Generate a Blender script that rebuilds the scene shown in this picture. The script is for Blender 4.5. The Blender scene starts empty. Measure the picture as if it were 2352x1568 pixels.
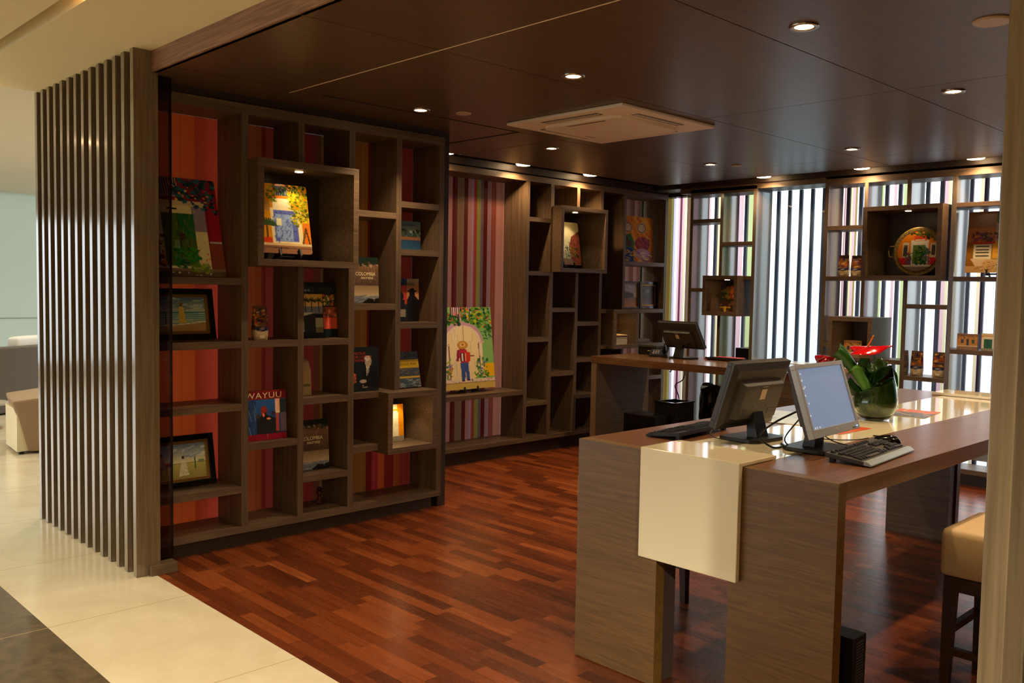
import bpy, bmesh, math, random
import numpy as np
from mathutils import Vector, Matrix, Euler
C = bpy.context.scene.collection
SC = bpy.context.scene
random.seed(7); RNG = np.random.RandomState(5)
PI = math.pi

# ------------------------------------------------------------------ camera
yaw, pit, rol, FPX = 0.80112446, 0.0585359, -0.0176278, 2053.10
f_ = Vector((math.cos(yaw)*math.cos(pit), math.sin(yaw)*math.cos(pit), -math.sin(pit)))
r_ = Vector((math.sin(yaw), -math.cos(yaw), 0)); d_ = f_.cross(r_)
rr = r_*math.cos(rol) + d_*math.sin(rol); dd = -r_*math.sin(rol) + d_*math.cos(rol)
cam = bpy.data.cameras.new('camera'); camo = bpy.data.objects.new('camera', cam); C.objects.link(camo)
m = Matrix.Identity(4)
for i in range(3):
    m[i][0] = rr[i]; m[i][1] = -dd[i]; m[i][2] = -f_[i]
m[0][3], m[1][3], m[2][3] = 0, 0, 1.6
camo.matrix_world = m
cam.sensor_fit = 'HORIZONTAL'; cam.sensor_width = 36; cam.lens = FPX/2352*36; cam.clip_start = .05
SC.camera = camo

# ------------------------------------------------------------------ world, exposure
W = bpy.data.worlds.new('world'); SC.world = W; W.use_nodes = True
bg = W.node_tree.nodes['Background']; bg.inputs[0].default_value = (0.90, 0.97, 1.0, 1); bg.inputs[1].default_value = 1.9
_n = W.node_tree; _t = _n.nodes.new('ShaderNodeTexCoord'); _s = _n.nodes.new('ShaderNodeSeparateXYZ'); _r = _n.nodes.new('ShaderNodeMapRange')
_r.inputs[1].default_value = -.12; _r.inputs[2].default_value = .05; _r.inputs[3].default_value = 1.3; _r.inputs[4].default_value = 2.7    # paler ground, brighter sky outside
_n.links.new(_t.outputs['Generated'], _s.inputs[0]); _n.links.new(_s.outputs[2], _r.inputs[0]); _n.links.new(_r.outputs[0], bg.inputs[1])
SC.view_settings.view_transform = 'Standard'; SC.view_settings.look = 'None'
SC.view_settings.gamma = 1; SC.view_settings.use_curve_mapping = False
SC.view_settings.exposure = 0.0
P_SPOT = 72.0      # ceiling downlights of the room
P_WASH = 34.0       # small lamps in the slot over the bookcases
P_LOBBY = 84.0     # lamps in the lobby ceiling groove
WARM = (1.0, 0.72, 0.42)

def lin(c):
    return tuple(((v/255)/12.92 if v/255 <= .04045 else ((v/255+.055)/1.055)**2.4) for v in c)

# ------------------------------------------------------------------ materials
def mat(name, c=(128,128,128), rough=.5, metal=0, spec=.5, emit=None, es=0, coat=0, alpha=1, trans=0, ior=1.45):
    m = bpy.data.materials.new(name); m.use_nodes = True
    b = m.node_tree.nodes['Principled BSDF']
    b.inputs['Base Color'].default_value = (*lin(c), 1)
    b.inputs['Roughness'].default_value = rough; b.inputs['Metallic'].default_value = metal
    b.inputs['Specular IOR Level'].default_value = spec; b.inputs['IOR'].default_value = ior
    b.inputs['Coat Weight'].default_value = coat; b.inputs['Coat Roughness'].default_value = .08
    b.inputs['Transmission Weight'].default_value = trans
    if emit: b.inputs['Emission Color'].default_value = (*lin(emit), 1); b.inputs['Emission Strength'].default_value = es
    # faint procedural mottling keeps every surface node-based and uneven
    nt = m.node_tree; t = nt.nodes.new('ShaderNodeTexCoord'); n = nt.nodes.new('ShaderNodeTexNoise')
    n.inputs['Scale'].default_value = 35; n.inputs['Detail'].default_value = 3
    mr = nt.nodes.new('ShaderNodeMapRange'); mr.inputs[3].default_value = max(rough-.04, 0.02); mr.inputs[4].default_value = min(rough+.04, 1)
    nt.links.new(t.outputs['Object'], n.inputs['Vector']); nt.links.new(n.outputs['Fac'], mr.inputs[0])
    if not trans: nt.links.new(mr.outputs[0], b.inputs['Roughness'])
    return m

def wood(name, c1, c2, axis=2, rough=.45, sc=1.0, fig=.0, coat=0, spec=.5):
    m = bpy.data.materials.new(name); m.use_nodes = True; nt = m.node_tree; L = nt.links
    b = nt.nodes['Principled BSDF']; b.inputs['Specular IOR Level'].default_value = spec
    b.inputs['Coat Weight'].default_value = coat; b.inputs['Coat Roughness'].default_value = .1
    t = nt.nodes.new('ShaderNodeTexCoord'); mp = nt.nodes.new('ShaderNodeMapping')
    s = [60*sc]*3; s[axis] = 2.2*sc; mp.inputs['Scale'].default_value = s
    L.new(t.outputs['Object'], mp.inputs[0])
    n = nt.nodes.new('ShaderNodeTexNoise'); n.inputs['Scale'].default_value = 1; n.inputs['Detail'].default_value = 5
    n.inputs['Roughness'].default_value = .6; L.new(mp.outputs[0], n.inputs['Vector'])
    mp2 = nt.nodes.new('ShaderNodeMapping'); s2 = [15*sc]*3; s2[axis] = .7*sc; mp2.inputs['Scale'].default_value = s2
    L.new(t.outputs['Object'], mp2.inputs[0])
    n2 = nt.nodes.new('ShaderNodeTexNoise'); n2.inputs['Scale'].default_value = 1; n2.inputs['Detail'].default_value = 2
    n2.inputs['Distortion'].default_value = .8; L.new(mp2.outputs[0], n2.inputs['Vector'])
    mul = nt.nodes.new('ShaderNodeMath'); mul.operation = 'MULTIPLY'; mul.inputs[1].default_value = 16; L.new(n2.outputs['Fac'], mul.inputs[0])
    fr = nt.nodes.new('ShaderNodeMath'); fr.operation = 'PINGPONG'; fr.inputs[1].default_value = 1; L.new(mul.outputs[0], fr.inputs[0])
    mx = nt.nodes.new('ShaderNodeMix'); mx.data_type = 'FLOAT'; mx.inputs[0].default_value = fig
    L.new(n.outputs['Fac'], mx.inputs[2]); L.new(fr.outputs[0], mx.inputs[3])
    r = nt.nodes.new('ShaderNodeValToRGB'); r.color_ramp.elements[0].position = .3; r.color_ramp.elements[1].position = .7
    r.color_ramp.elements[0].color = (*lin(c1), 1); r.color_ramp.elements[1].color = (*lin(c2), 1)
    L.new(mx.outputs[0], r.inputs[0]); L.new(r.outputs[0], b.inputs['Base Color'])
    b.inputs['Roughness'].default_value = rough
    bp = nt.nodes.new('ShaderNodeBump'); bp.inputs['Strength'].default_value = .05; bp.inputs['Distance'].default_value = .002
    L.new(n.outputs['Fac'], bp.inputs['Height']); L.new(bp.outputs[0], b.inputs['Normal'])
    return m

def parquet():
    m = bpy.data.materials.new('parquet'); m.use_nodes = True; nt = m.node_tree; L = nt.links
    b = nt.nodes['Principled BSDF']
    def N(t, **k):
        n = nt.nodes.new(t)
        for a, v in k.items(): setattr(n, a, v)
        return n
    def M(op, a, b_=None):
        n = N('ShaderNodeMath', operation=op)
        for i, v in enumerate((a, b_)):
            if v is None: continue
            if isinstance(v, (int, float)): n.inputs[i].default_value = v
            else: L.new(v, n.inputs[i])
        return n.outputs[0]
    t = N('ShaderNodeTexCoord'); sp = N('ShaderNodeSeparateXYZ'); L.new(t.outputs['Object'], sp.inputs[0])
    x, y = sp.outputs[0], sp.outputs[1]
    row = M('FLOOR', M('DIVIDE', x, .072))
    wn = N('ShaderNodeTexWhiteNoise', noise_dimensions='1D'); L.new(row, wn.inputs['W'])
    yy = M('ADD', M('DIVIDE', y, .46), M('MULTIPLY', wn.outputs[0], 7.3))
    cell = M('FLOOR', yy)
    cv = N('ShaderNodeCombineXYZ'); L.new(row, cv.inputs[0]); L.new(cell, cv.inputs[1])
    w2 = N('ShaderNodeTexWhiteNoise', noise_dimensions='2D'); L.new(cv.outputs[0], w2.inputs['Vector'])
    r = N('ShaderNodeValToRGB'); cr = r.color_ramp; cr.interpolation = 'LINEAR'
    cols = [(0, (66,29,12)), (.3, (94,42,17)), (.55, (114,53,22)), (.85, (134,67,29)), (1, (170,96,50))]
    cr.elements[0].color = (*lin(cols[0][1]), 1); cr.elements[1].color = (*lin(cols[-1][1]), 1)
    for p, c in cols[1:-1]:
        e = cr.elements.new(p); e.color = (*lin(c), 1)
    # grain running along y, offset per plank
    off = N('ShaderNodeVectorMath', operation='ADD'); L.new(t.outputs['Object'], off.inputs[0]); L.new(w2.outputs['Color'], off.inputs[1])
    mp = N('ShaderNodeMapping'); mp.inputs['Scale'].default_value = (55, 3, 1); L.new(off.outputs[0], mp.inputs[0])
    n = N('ShaderNodeTexNoise'); n.inputs['Scale'].default_value = 1; n.inputs['Detail'].default_value = 5; n.inputs['Distortion'].default_value = .6; L.new(mp.outputs[0], n.inputs['Vector'])
    fac = M('ADD', M('MULTIPLY', w2.outputs['Value'], .72), M('MULTIPLY', M('SUBTRACT', n.outputs['Fac'], .2), .45))
    L.new(fac, r.inputs[0])
    fx = M('FRACT', M('DIVIDE', x, .072)); fy = M('FRACT', yy)
    ex = M('LESS_THAN', fx, .018); ey = M('LESS_THAN', fy, .004); e = M('MAXIMUM', ex, ey)
    mx = N('ShaderNodeMix', data_type='RGBA'); L.new(e, mx.inputs[0]); L.new(r.outputs[0], mx.inputs[6]); mx.inputs[7].default_value = (*lin((40,18,9)), 1)
    L.new(mx.outputs[2], b.inputs['Base Color'])
    mr = N('ShaderNodeMapRange'); L.new(n.outputs['Fac'], mr.inputs[0]); mr.inputs[3].default_value = .2; mr.inputs[4].default_value = .34
    L.new(mr.outputs[0], b.inputs['Roughness']); b.inputs['Specular IOR Level'].default_value = .5
    return m

def stone(name, c1, c2, rough, scale=6, big=.9, ay=4.38, seam=(150,125,85), axis_only=False):
    m = bpy.data.materials.new(name); m.use_nodes = True; nt = m.node_tree; L = nt.links; b = nt.nodes['Principled BSDF']
    t = nt.nodes.new('ShaderNodeTexCoord'); n = nt.nodes.new('ShaderNodeTexNoise'); n.inputs['Scale'].default_value = scale; n.inputs['Detail'].default_value = 9
    n.inputs['Roughness'].default_value = .7; n.inputs['Distortion'].default_value = .5
    L.new(t.outputs['Object'], n.inputs['Vector'])
    r = nt.nodes.new('ShaderNodeValToRGB'); r.color_ramp.elements[0].position = .35; r.color_ramp.elements[1].position = .68
    r.color_ramp.elements[0].color = (*lin(c1), 1); r.color_ramp.elements[1].color = (*lin(c2), 1); L.new(n.outputs['Fac'], r.inputs[0])
    sp = nt.nodes.new('ShaderNodeSeparateXYZ'); L.new(t.outputs['Object'], sp.inputs[0])
    a = nt.nodes.new('ShaderNodeMath'); a.operation = 'SUBTRACT'; a.inputs[1].default_value = ay; L.new(sp.outputs[1], a.inputs[0])
    d = nt.nodes.new('ShaderNodeMath'); d.operation = 'DIVIDE'; d.inputs[1].default_value = big; L.new(a.outputs[0], d.inputs[0])
    fr = nt.nodes.new('ShaderNodeMath'); fr.operation = 'FRACT'; L.new(d.outputs[0], fr.inputs[0])
    lt = nt.nodes.new('ShaderNodeMath'); lt.operation = 'LESS_THAN'; lt.inputs[1].default_value = .005; L.new(fr.outputs[0], lt.inputs[0])
    mx = nt.nodes.new('ShaderNodeMix'); mx.data_type = 'RGBA'; L.new(lt.outputs[0], mx.inputs[0]); L.new(r.outputs[0], mx.inputs[6]); mx.inputs[7].default_value = (*lin(seam), 1)
    L.new(mx.outputs[2], b.inputs['Base Color']); b.inputs['Roughness'].default_value = rough
    return m

def glassfilm(name, tint, gl=.06, tr=0.0):
    m = bpy.data.materials.new(name); m.use_nodes = True; nt = m.node_tree; L = nt.links
    nt.nodes.remove(nt.nodes['Principled BSDF']); o = nt.nodes['Material Output']
    a = nt.nodes.new('ShaderNodeBsdfTransparent'); a.inputs[0].default_value = (*tint, 1)
    g = nt.nodes.new('ShaderNodeBsdfGlossy'); g.inputs['Roughness'].default_value = .03
    fz = nt.nodes.new('ShaderNodeFresnel'); fz.inputs[0].default_value = 1.35
    x = nt.nodes.new('ShaderNodeMixShader'); L.new(fz.outputs[0], x.inputs[0]); L.new(a.outputs[0], x.inputs[1]); L.new(g.outputs[0], x.inputs[2])
    if tr:
        q = nt.nodes.new('ShaderNodeBsdfTranslucent'); q.inputs[0].default_value = (*tint, 1)
        y = nt.nodes.new('ShaderNodeMixShader'); y.inputs[0].default_value = tr; L.new(x.outputs[0], y.inputs[1]); L.new(q.outputs[0], y.inputs[2]); x = y
    L.new(x.outputs[0], o.inputs[0]); return m

def printmat(name='print', rough=.35):
    m = bpy.data.materials.new(name); m.use_nodes = True; nt = m.node_tree; b = nt.nodes['Principled BSDF']
    a = nt.nodes.new('ShaderNodeAttribute'); a.attribute_name = 'Col'
    n = nt.nodes.new('ShaderNodeTexNoise'); n.inputs['Scale'].default_value = 180
    mr = nt.nodes.new('ShaderNodeMapRange'); mr.inputs[3].default_value = .88; mr.inputs[4].default_value = 1.1
    t = nt.nodes.new('ShaderNodeTexCoord'); nt.links.new(t.outputs['Object'], n.inputs['Vector']); nt.links.new(n.outputs['Fac'], mr.inputs[0])
    v = nt.nodes.new('ShaderNodeVectorMath'); v.operation = 'SCALE'; nt.links.new(a.outputs['Color'], v.inputs[0]); nt.links.new(mr.outputs[0], v.inputs['Scale'])
    nt.links.new(v.outputs[0], b.inputs['Base Color']); b.inputs['Roughness'].default_value = rough
    return m

WV = wood('walnut_upright', (74,58,43), (112,91,70), 2)
WG = wood('walnut_glossy', (80,67,54), (112,97,81), 2, .2, coat=1.0, spec=1.0)
WX = wood('walnut_along_x', (76,59,43), (116,93,70), 0)
WY = wood('walnut_along_y', (74,57,42), (112,90,68), 1)
WD = wood('walnut_dark', (40,29,21), (58,43,31), 2)
OAKY = wood('desk_oak_end', (92,63,25), (118,84,38), 1, .42, 1.3, .24)
OAKX = wood('desk_oak_top', (98,64,42), (124,84,58), 0, .28, 1, .25)
SLW = wood('slat_wood', (94,78,60), (124,106,84), 2, .18, coat=.8)
CEILW = wood('ceiling_wood', (84,61,42), (104,77,55), 0, .34, .8, .15, 0, .35)
FASC = wood('fascia_wood', (120,84,60), (158,116,86), 1, .45, 1, .4)
PARQ = parquet()
MARB = stone('cream_marble', (206,192,164), (220,208,182), .14, 3, 1.05, 4.38, (176,158,122))
BROWNST = stone('brown_stone', (66,54,36), (102,84,57), .4, 14, 1.05, 4.38, (170,146,106))
BEIGE = mat('beige_plaster', (238,220,176), .85); PALE = mat('pale_ceiling', (214,204,184), .9)
STEP_SHADE = mat('painted_step_shadow', (26,20,16), .8)
WHITE = mat('white_laminate', (240,228,194), .07, spec=.6, coat=.6)
ACW = mat('cream_plastic', (248,232,204), .5); ACD = mat('dark_louvre', (84,82,66), .5)
CHROME = mat('brushed_steel', (190,180,160), .25, .9)
LAMP = mat('lamp_glow', (255,240,215), .5, emit=(255,214,160), es=30)
BLACK = mat('black_plastic', (24,22,20), .38); BLACK2 = mat('black_gloss', (14,13,13), .15)
SILVER = mat('silver_plastic', (176,174,172), .32, .25)
DGREY = mat('dark_grey_plastic', (58,54,50), .42)
LABELW = mat('label_white', (214,196,160), .6)
PRM = printmat('print_matte', .85); PR = printmat(); PRG = printmat('print_gloss', .18)
LEATHER = mat('beige_leather', (212,182,136), .5); STOOLW = mat('stool_wood', (62,38,24), .4)

# ------------------------------------------------------------------ mesh builder
class MB:
    def __init__(s): s.v = []; s.f = []; s.m = []
    def add(s, vs, fs, mi=0):
        o = len(s.v); s.v += [tuple(p) for p in vs]; s.f += [tuple(i+o for i in f) for f in fs]; s.m += [mi]*len(fs); return s
    def box(s, x0, x1, y0, y1, z0, z1, mi=0):
        return s.add([(x0,y0,z0),(x1,y0,z0),(x1,y1,z0),(x0,y1,z0),(x0,y0,z1),(x1,y0,z1),(x1,y1,z1),(x0,y1,z1)],
                     [(0,3,2,1),(4,5,6,7),(0,1,5,4),(1,2,6,5),(2,3,7,6),(3,0,4,7)], mi)
    def prism(s, pts, a, b, axis=2, mi=0):      # polygon extruded along an axis
        def P(p, h):
            return (p[0], p[1], h) if axis == 2 else ((p[0], h, p[1]) if axis == 1 else (h, p[0], p[1]))
        n = len(pts); vs = [P(p, a) for p in pts] + [P(p, b) for p in pts]
        return s.add(vs, [tuple(range(n))[::-1], tuple(range(n, 2*n))] + [(i, (i+1) % n, n+(i+1) % n, n+i) for i in range(n)], mi)
    def lathe(s, prof, c=(0,0,0), n=32, mi=0, tilt=None):
        vs = []; k = len(prof)
        for i in range(n):
            a = 2*PI*i/n
            for r, z in prof:
                zz = z + (tilt(a, z) if tilt else 0); vs.append((c[0]+r*math.cos(a), c[1]+r*math.sin(a), c[2]+zz))
        fs = [(i*k+j, ((i+1) % n)*k+j, ((i+1) % n)*k+j+1, i*k+j+1) for i in range(n) for j in range(k-1)]
        return s.add(vs, fs, mi)
    def tube(s, pts, r, n=8, mi=0, cap=True):
        pts = [Vector(p) for p in pts]; vs = []
        rs = r if isinstance(r, (list, tuple)) else [r]*len(pts)
        up = Vector((0,0,1))
        for i, p in enumerate(pts):
            t = (pts[min(i+1, len(pts)-1)]-pts[max(i-1, 0)]).normalized()
            a = t.cross(up if abs(t.z) < .95 else Vector((1,0,0))).normalized(); b = t.cross(a)
            for j in range(n):
                w = 2*PI*j/n; vs.append(p+(a*math.cos(w)+b*math.sin(w))*rs[i])
        k = len(pts); fs = [(i*n+j, i*n+(j+1) % n, (i+1)*n+(j+1) % n, (i+1)*n+j) for i in range(k-1) for j in range(n)]
        if cap: fs += [tuple(range(n)), tuple(range((k-1)*n, k*n))[::-1]]
        return s.add(vs, fs, mi)
    def xf(s, M_):
        s.v = [tuple(M_ @ Vector(p)) for p in s.v]; return s
    def build(s, name, mats, parent=None, world=True, bevel=0, smooth=False, subd=0):
        me = bpy.data.meshes.new(name)
        off = parent_loc(parent) if (world and parent) else Vector((0,0,0))
        if not parent:
            c = Vector([sum(p[i] for p in s.v)/len(s.v) for i in range(3)]); zmin = min(p[2] for p in s.v)
            off = Vector((0,0,0))
        me.from_pydata([tuple(Vector(p)-off) for p in s.v], [], s.f)
        for m_ in (mats if isinstance(mats, (list, tuple)) else [mats]): me.materials.append(m_)
        me.polygons.foreach_set('material_index', s.m); me.validate(); me.update()
        bm = bmesh.new(); bm.from_mesh(me); bmesh.ops.recalc_face_normals(bm, faces=bm.faces)
        if bevel:
            ed = [e for e in bm.edges if len(e.link_faces) == 2 and e.calc_face_angle(0) > .6]
            bmesh.ops.bevel(bm, geom=ed, offset=bevel, segments=2, affect='EDGES', profile=.6)
        bm.to_mesh(me); bm.free()
        if smooth: me.polygons.foreach_set('use_smooth', [True]*len(me.polygons))
        o = bpy.data.objects.new(name, me); C.objects.link(o)
        if parent: o.parent = parent
        if subd:
            q = o.modifiers.new('subsurf', 'SUBSURF'); q.levels = subd; q.render_levels = subd
        return o

def parent_loc(p):
    v = Vector(p.location)
    return v
def tag(o, label, cat, group=None):
    o['label'] = label; o['category'] = cat
    if group: o['group'] = group
    return o
def thing(name, loc, label, cat, group=None, rot=(0,0,0)):
    o = bpy.data.objects.new(name, None); o.empty_display_size = .05; C.objects.link(o); o.location = loc; o.rotation_euler = rot
    return tag(o, label, cat, group)
def struct(o): o['kind'] = 'structure'; return o
def sbox(name, x0, x1, y0, y1, z0, z1, m_, parent=None, bevel=0):
    o = MB().box(x0, x1, y0, y1, z0, z1).build(name, m_, parent, bevel=bevel)
    if not parent: struct(o)
    return o
def part(name, x0, x1, y0, y1, z0, z1, m_, parent, bevel=0.0015, world=True):
    return MB().box(x0, x1, y0, y1, z0, z1).build(name, m_, parent, world=world, bevel=bevel)

def text(parent, name, s, size, loc, m_, align='LEFT', sx=1.0, ext=.0003, spacing=1.0):
    cu = bpy.data.curves.new(name, 'FONT'); cu.body = s; cu.size = size; cu.extrude = ext; cu.align_x = align; cu.resolution_u = 3; cu.space_character = spacing
    o = bpy.data.objects.new('tmp', cu); C.objects.link(o)
    dg = bpy.context.evaluated_depsgraph_get(); dg.update()
    me = bpy.data.meshes.new_from_object(o.evaluated_get(dg)); bpy.data.objects.remove(o); me.name = name
    me.transform(Matrix.Translation(Vector(loc)) @ Matrix.Rotation(PI/2, 4, 'X') @ Matrix.Diagonal((sx, 1, 1, 1)))
    me.materials.clear(); me.materials.append(m_)
    q = bpy.data.objects.new(name, me); C.objects.link(q); q.parent = parent; return q

def spot(name, loc, power, size=1.9, blend=.5, col=WARM, rad=.03, aim=None, parent=None):
    l = bpy.data.lights.new(name, 'SPOT'); l.energy = power; l.spot_size = size; l.spot_blend = blend; l.color = col; l.shadow_soft_size = rad
    o = bpy.data.objects.new(name, l); C.objects.link(o)
    d = Vector(aim or (0,0,-1)).normalized(); o.rotation_mode = 'QUATERNION'; o.rotation_quaternion = (-d).to_track_quat('Z', 'Y')
    if parent: o.parent = parent; o.location = Vector(loc)-parent_loc(parent)
    else: o.location = loc
    return o

# ================================================================== SETTING
X0, XB, YL, YR = 1.97, 8.31, 6.39, -1.6
ZC, ZL = 2.72, 2.83
sbox('floor', X0, 8.5, YR, 6.39, -.05, 0, PARQ)
sbox('floor.001', 1.292, X0, -5, 6.5, -.05, 0.0, MARB)
sbox('floor.002', -6, 1.292, -5, 6.02, -.05, -.0005, BROWNST)
o = MB().box(-6, 9, 6.5, 16, -.05, -.0002).box(-6, 1.292, 6.02, 6.5, -.05, -.0002).build('floor.003', stone('far_marble', (206,192,166), (222,210,188), .18, 3, 1.05, 4.38, (180,164,132))); struct(o)
# ceiling of the room: wooden panels with narrow seams, a slot over the bookcases
m_ = MB(); g = .003
xs = [1.975, 2.73, 4.95, 7.17, 7.76]; ys = [YR, .9, 2.1, 3.34, 4.63, 5.79]
for i in range(4):
    for j in range(5):
        m_.box(xs[i]+g, xs[i+1]-g, ys[j]+g, ys[j+1]-g, ZC, ZC+.03)
struct(m_.build('ceiling', CEILW))
sbox('ceiling.001', X0, 8.5, YR, 6.5, ZC+.09, ZC+.14, wood('slot_wood', (60,42,28), (78,56,38), 0, .5))
sbox('trim_1', 2.727, 2.733, 2.2, 4.72, ZC-.0015, ZC+.029, mat('painted_seam_light', (246,216,170), .5))  # pale strip painting the light that leaks through this seam
m_ = MB().box(2.9, 4.52, 4.622, 4.638, ZC-.002, ZC+.029).box(4.5, 4.525, 4.638, 5.79, ZC-.002, ZC+.029)
struct(m_.build('trim_2', STEP_SHADE))  # dark strip painted as the shadow line of a ceiling step
# beige lobby ceiling with its lamp groove, the pale ceiling beyond
m_ = MB().box(1.42, 1.97, -5, 6.43, ZL, ZL+.3).box(-6, 1.34, -5, 6.43, ZL, ZL+.3).box(1.34, 1.42, -5, 6.43, ZL+.16, ZL+.3)
struct(m_.build('ceiling.002', BEIGE))
sbox('ceiling.003', -6, 9, 6.43, 16, 3.0, 3.1, PALE)
sbox('trim_3', 1.965, 1.999, -1.6, 4.82, ZC-.0, ZL, FASC)
# walls
sbox('wall_left', 1.972, 1.998, 4.87, 6.42, 0, 3.0, WD)  # dark sheet added behind the slats to stand for the shade in their gaps
struct(MB().box(4.13, 4.2, 5.02, 6.3, 0, 3.0).box(4.13, 4.5, 6.3, 6.39, 0, 3.0).build('wall_left.003', WD))
sbox('wall_left.004', 2.0, 4.13, 5.0, 6.43, 2.675, 3.0, WD)
sbox('wall_left.001', 4.54, 8.31, 6.385, 6.5, 2.685, 3.0, mat('dark_wall', (52,40,32), .6))
sbox('wall_left.002', 8.225, 8.5, 6.385, 6.5, 0, 2.684, mat('dark_wall_end', (52,40,32), .6))
sbox('wall_right', 1.97, 8.5, YR-.1, YR, 0, 3.0, WD)
m_ = MB().box(XB, 8.45, YR, 6.5, 2.66, 3.0).box(XB, 8.45, YR, 6.5, 0, .10).box(XB, 8.45, YR, .55, .1, 2.66)
struct(m_.build('wall_back', WD))
# lobby walls
LW = mat('lobby_wall', (200,184,150), .8)
sbox('wall_lobby_south', -6, 2.1, -5.1, -5, 0, 3.1, LW)
sbox('wall_lobby_room_side', 1.9, 2.05, -5, -.9, 0, 2.83, LW)
m_ = MB().box(-6.1, -6, -5, 16, 2.7, 3.1).box(-6.1, -6, -5, 16, 0, .15).box(-6.1, -6, -5, 4.6, .15, 2.7)
struct(m_.build('wall_lobby_west', LW))
struct(MB().box(8.9, 9, 6.5, 16, 0, .15).box(8.9, 9, 6.5, 16, 2.7, 3.1).box(8.9, 9, 6.5, 6.56, .15, 2.7).build('wall_lobby_east', LW))
FG = mat('frosted_glass_wall', (176,186,166), .25); nt = FG.node_tree; q = nt.nodes.new('ShaderNodeBsdfTranslucent'); q.inputs[0].default_value = (*lin((196,206,190)), 1)
x_ = nt.nodes.new('ShaderNodeMixShader'); x_.inputs[0].default_value = .22; nt.links.new(nt.nodes['Principled BSDF'].outputs[0], x_.inputs[1]); nt.links.new(q.outputs[0], x_.inputs[2]); nt.links.new(x_.outputs[0], nt.nodes['Material Output'].inputs[0])
o = MB().add([(.6,15.95,0),(9,15.95,0),(9,15.95,3.1),(.6,15.95,3.1)], [(0,1,2,3)]).build('wall_lobby_far', FG); struct(o)
struct(MB().box(-6,.6,15.9,16,0,.25).box(-6,.6,15.9,16,2.6,3.1).box(-3.0,-2.92,15.9,16,.25,2.6).box(.52,.6,15.9,16,.25,2.6).build('wall_lobby_far.001', LW))
sbox('trim_4', .6, 9, 15.885, 15.9, .985, 1.0, mat('glass_joint', (150,158,140), .4))

# ------------------------------------------------------------------ striped window wall
TN = {'W': (.97,.99,1), 'P': (.42,.28,.30), 'L': (.31,.35,.17), 'C': (.45,.38,.24), 'V': (.33,.29,.37), 'M': (.10,.022,.04),
      'O': (.22,.15,.05), 'B': (.10,.06,.035), 'G': (.29,.35,.24), 'S': (.60,.70,.72)}
TM = {k: glassfilm('film_'+k, v) for k, v in TN.items()}
segs = [(6.385,'B'),(6.12,'C'),(6.073,'O'),(6.036,'L'),(6.009,'V'),(5.975,'W'),(5.945,'P'),(5.918,'M'),(5.89,'P'),(5.86,'C'),(5.835,'W'),(5.828,'B'),
        (5.76,'P'),(5.7,'V'),(5.60,'P'),(5.515,'W'),(5.432,'C'),(5.389,'P'),(5.27,'M'),(5.22,'V'),(5.16,'P'),(5.11,'W'),(5.062,'L'),(4.985,'G'),(4.93,'V'),(4.86,'S'),
        (4.02,'P'),(4.01,'B'),(4.004,'P'),(3.964,'C'),(3.93,'P'),(3.903,'O'),(3.884,'W'),(3.80,'V'),(3.73,'W'),(3.66,'L'),(3.63,'W'),(3.555,'W'),(3.538,'P'),(3.51,'W'),(3.45,'L'),(3.40,'G'),
        (3.36,'C'),(3.345,'V'),(3.29,'W'),(3.10,'P'),(3.055,'C'),(3.03,'W'),(2.97,'V'),(2.88,'W'),(2.79,'C'),(2.765,'P'),(2.743,'W'),(2.63,'C'),(2.60,'P'),(2.55,'W')]
y = 2.5
while y > .6:
    segs.append((y, random.choice('WWWPCLVW'))); y -= random.uniform(.04, .13)
segs.append((.55, None))
keys = list(TM); m_ = MB()
for (a, k), (b, _) in zip(segs, segs[1:]):
    m_.add([(XB+.002,a,.1),(XB+.002,b,.1),(XB+.002,b,2.66),(XB+.002,a,2.66)], [(0,1,2,3)], keys.index(k))
win = struct(m_.build('window_1', [TM[k] for k in keys]))
lv = thing('exterior_louvre', (8.47, 3.5, .1), 'row of upright dark slats outside the striped window behind the back bookcase', 'louvre')
for i in range(40):
    yy = (5.447-.1231*i)*1.019
    if yy < .6: break
    part('slat', 8.455, 8.48, yy-.017, yy+.017, .1, 2.66, mat('louvre_paint', (98,98,112), .6) if i == 0 else bpy.data.materials['louvre_paint'], lv, 0)
# ------------------------------------------------------------------ slatted screen at the left
t = thing('slat_screen', (1.9, 5.6, 0), 'tall room divider of vertical wooden slats at the left end of the near bookcase', 'slat screen')
part('post', 1.868, 2.0, 4.82, 4.862, .0, ZL, SLW, t, .002)
sl = None
for i in range(13):
    y0 = 4.945+i*.1238
    if sl is None: sl = part('slat', 1.868, 1.965, y0, y0+.044, .004, ZL, SLW, t, .002); y00 = y0
    else:
        q = sl.copy(); C.objects.link(q); q.parent = t; q.location = (0, y0-y00, 0)
t = thing('slat_post', (1.93, .54, 0), 'tall wooden slat post standing at the right edge in front of the stools', 'post')
part('post', 1.868, 2.0, .547, .592, 0, ZL, SLW, t, .002)
part('backing', 2.0, 2.05, -.9, .56, 0, ZC, WD, t, 0)
sbox('trim_5', 1.935, 2.085, 4.79, 4.93, 0, .056, WX, bevel=.003)
o = part('glass_fin', 2.005, 2.092, 4.866, 4.902, .0565, 2.715, glassfilm('smoked_glass', (.5,.44,.5)), None, 0)
tag(o, 'narrow smoked glass panel standing on a wooden block between slat screen and near bookcase', 'glass panel')

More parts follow.
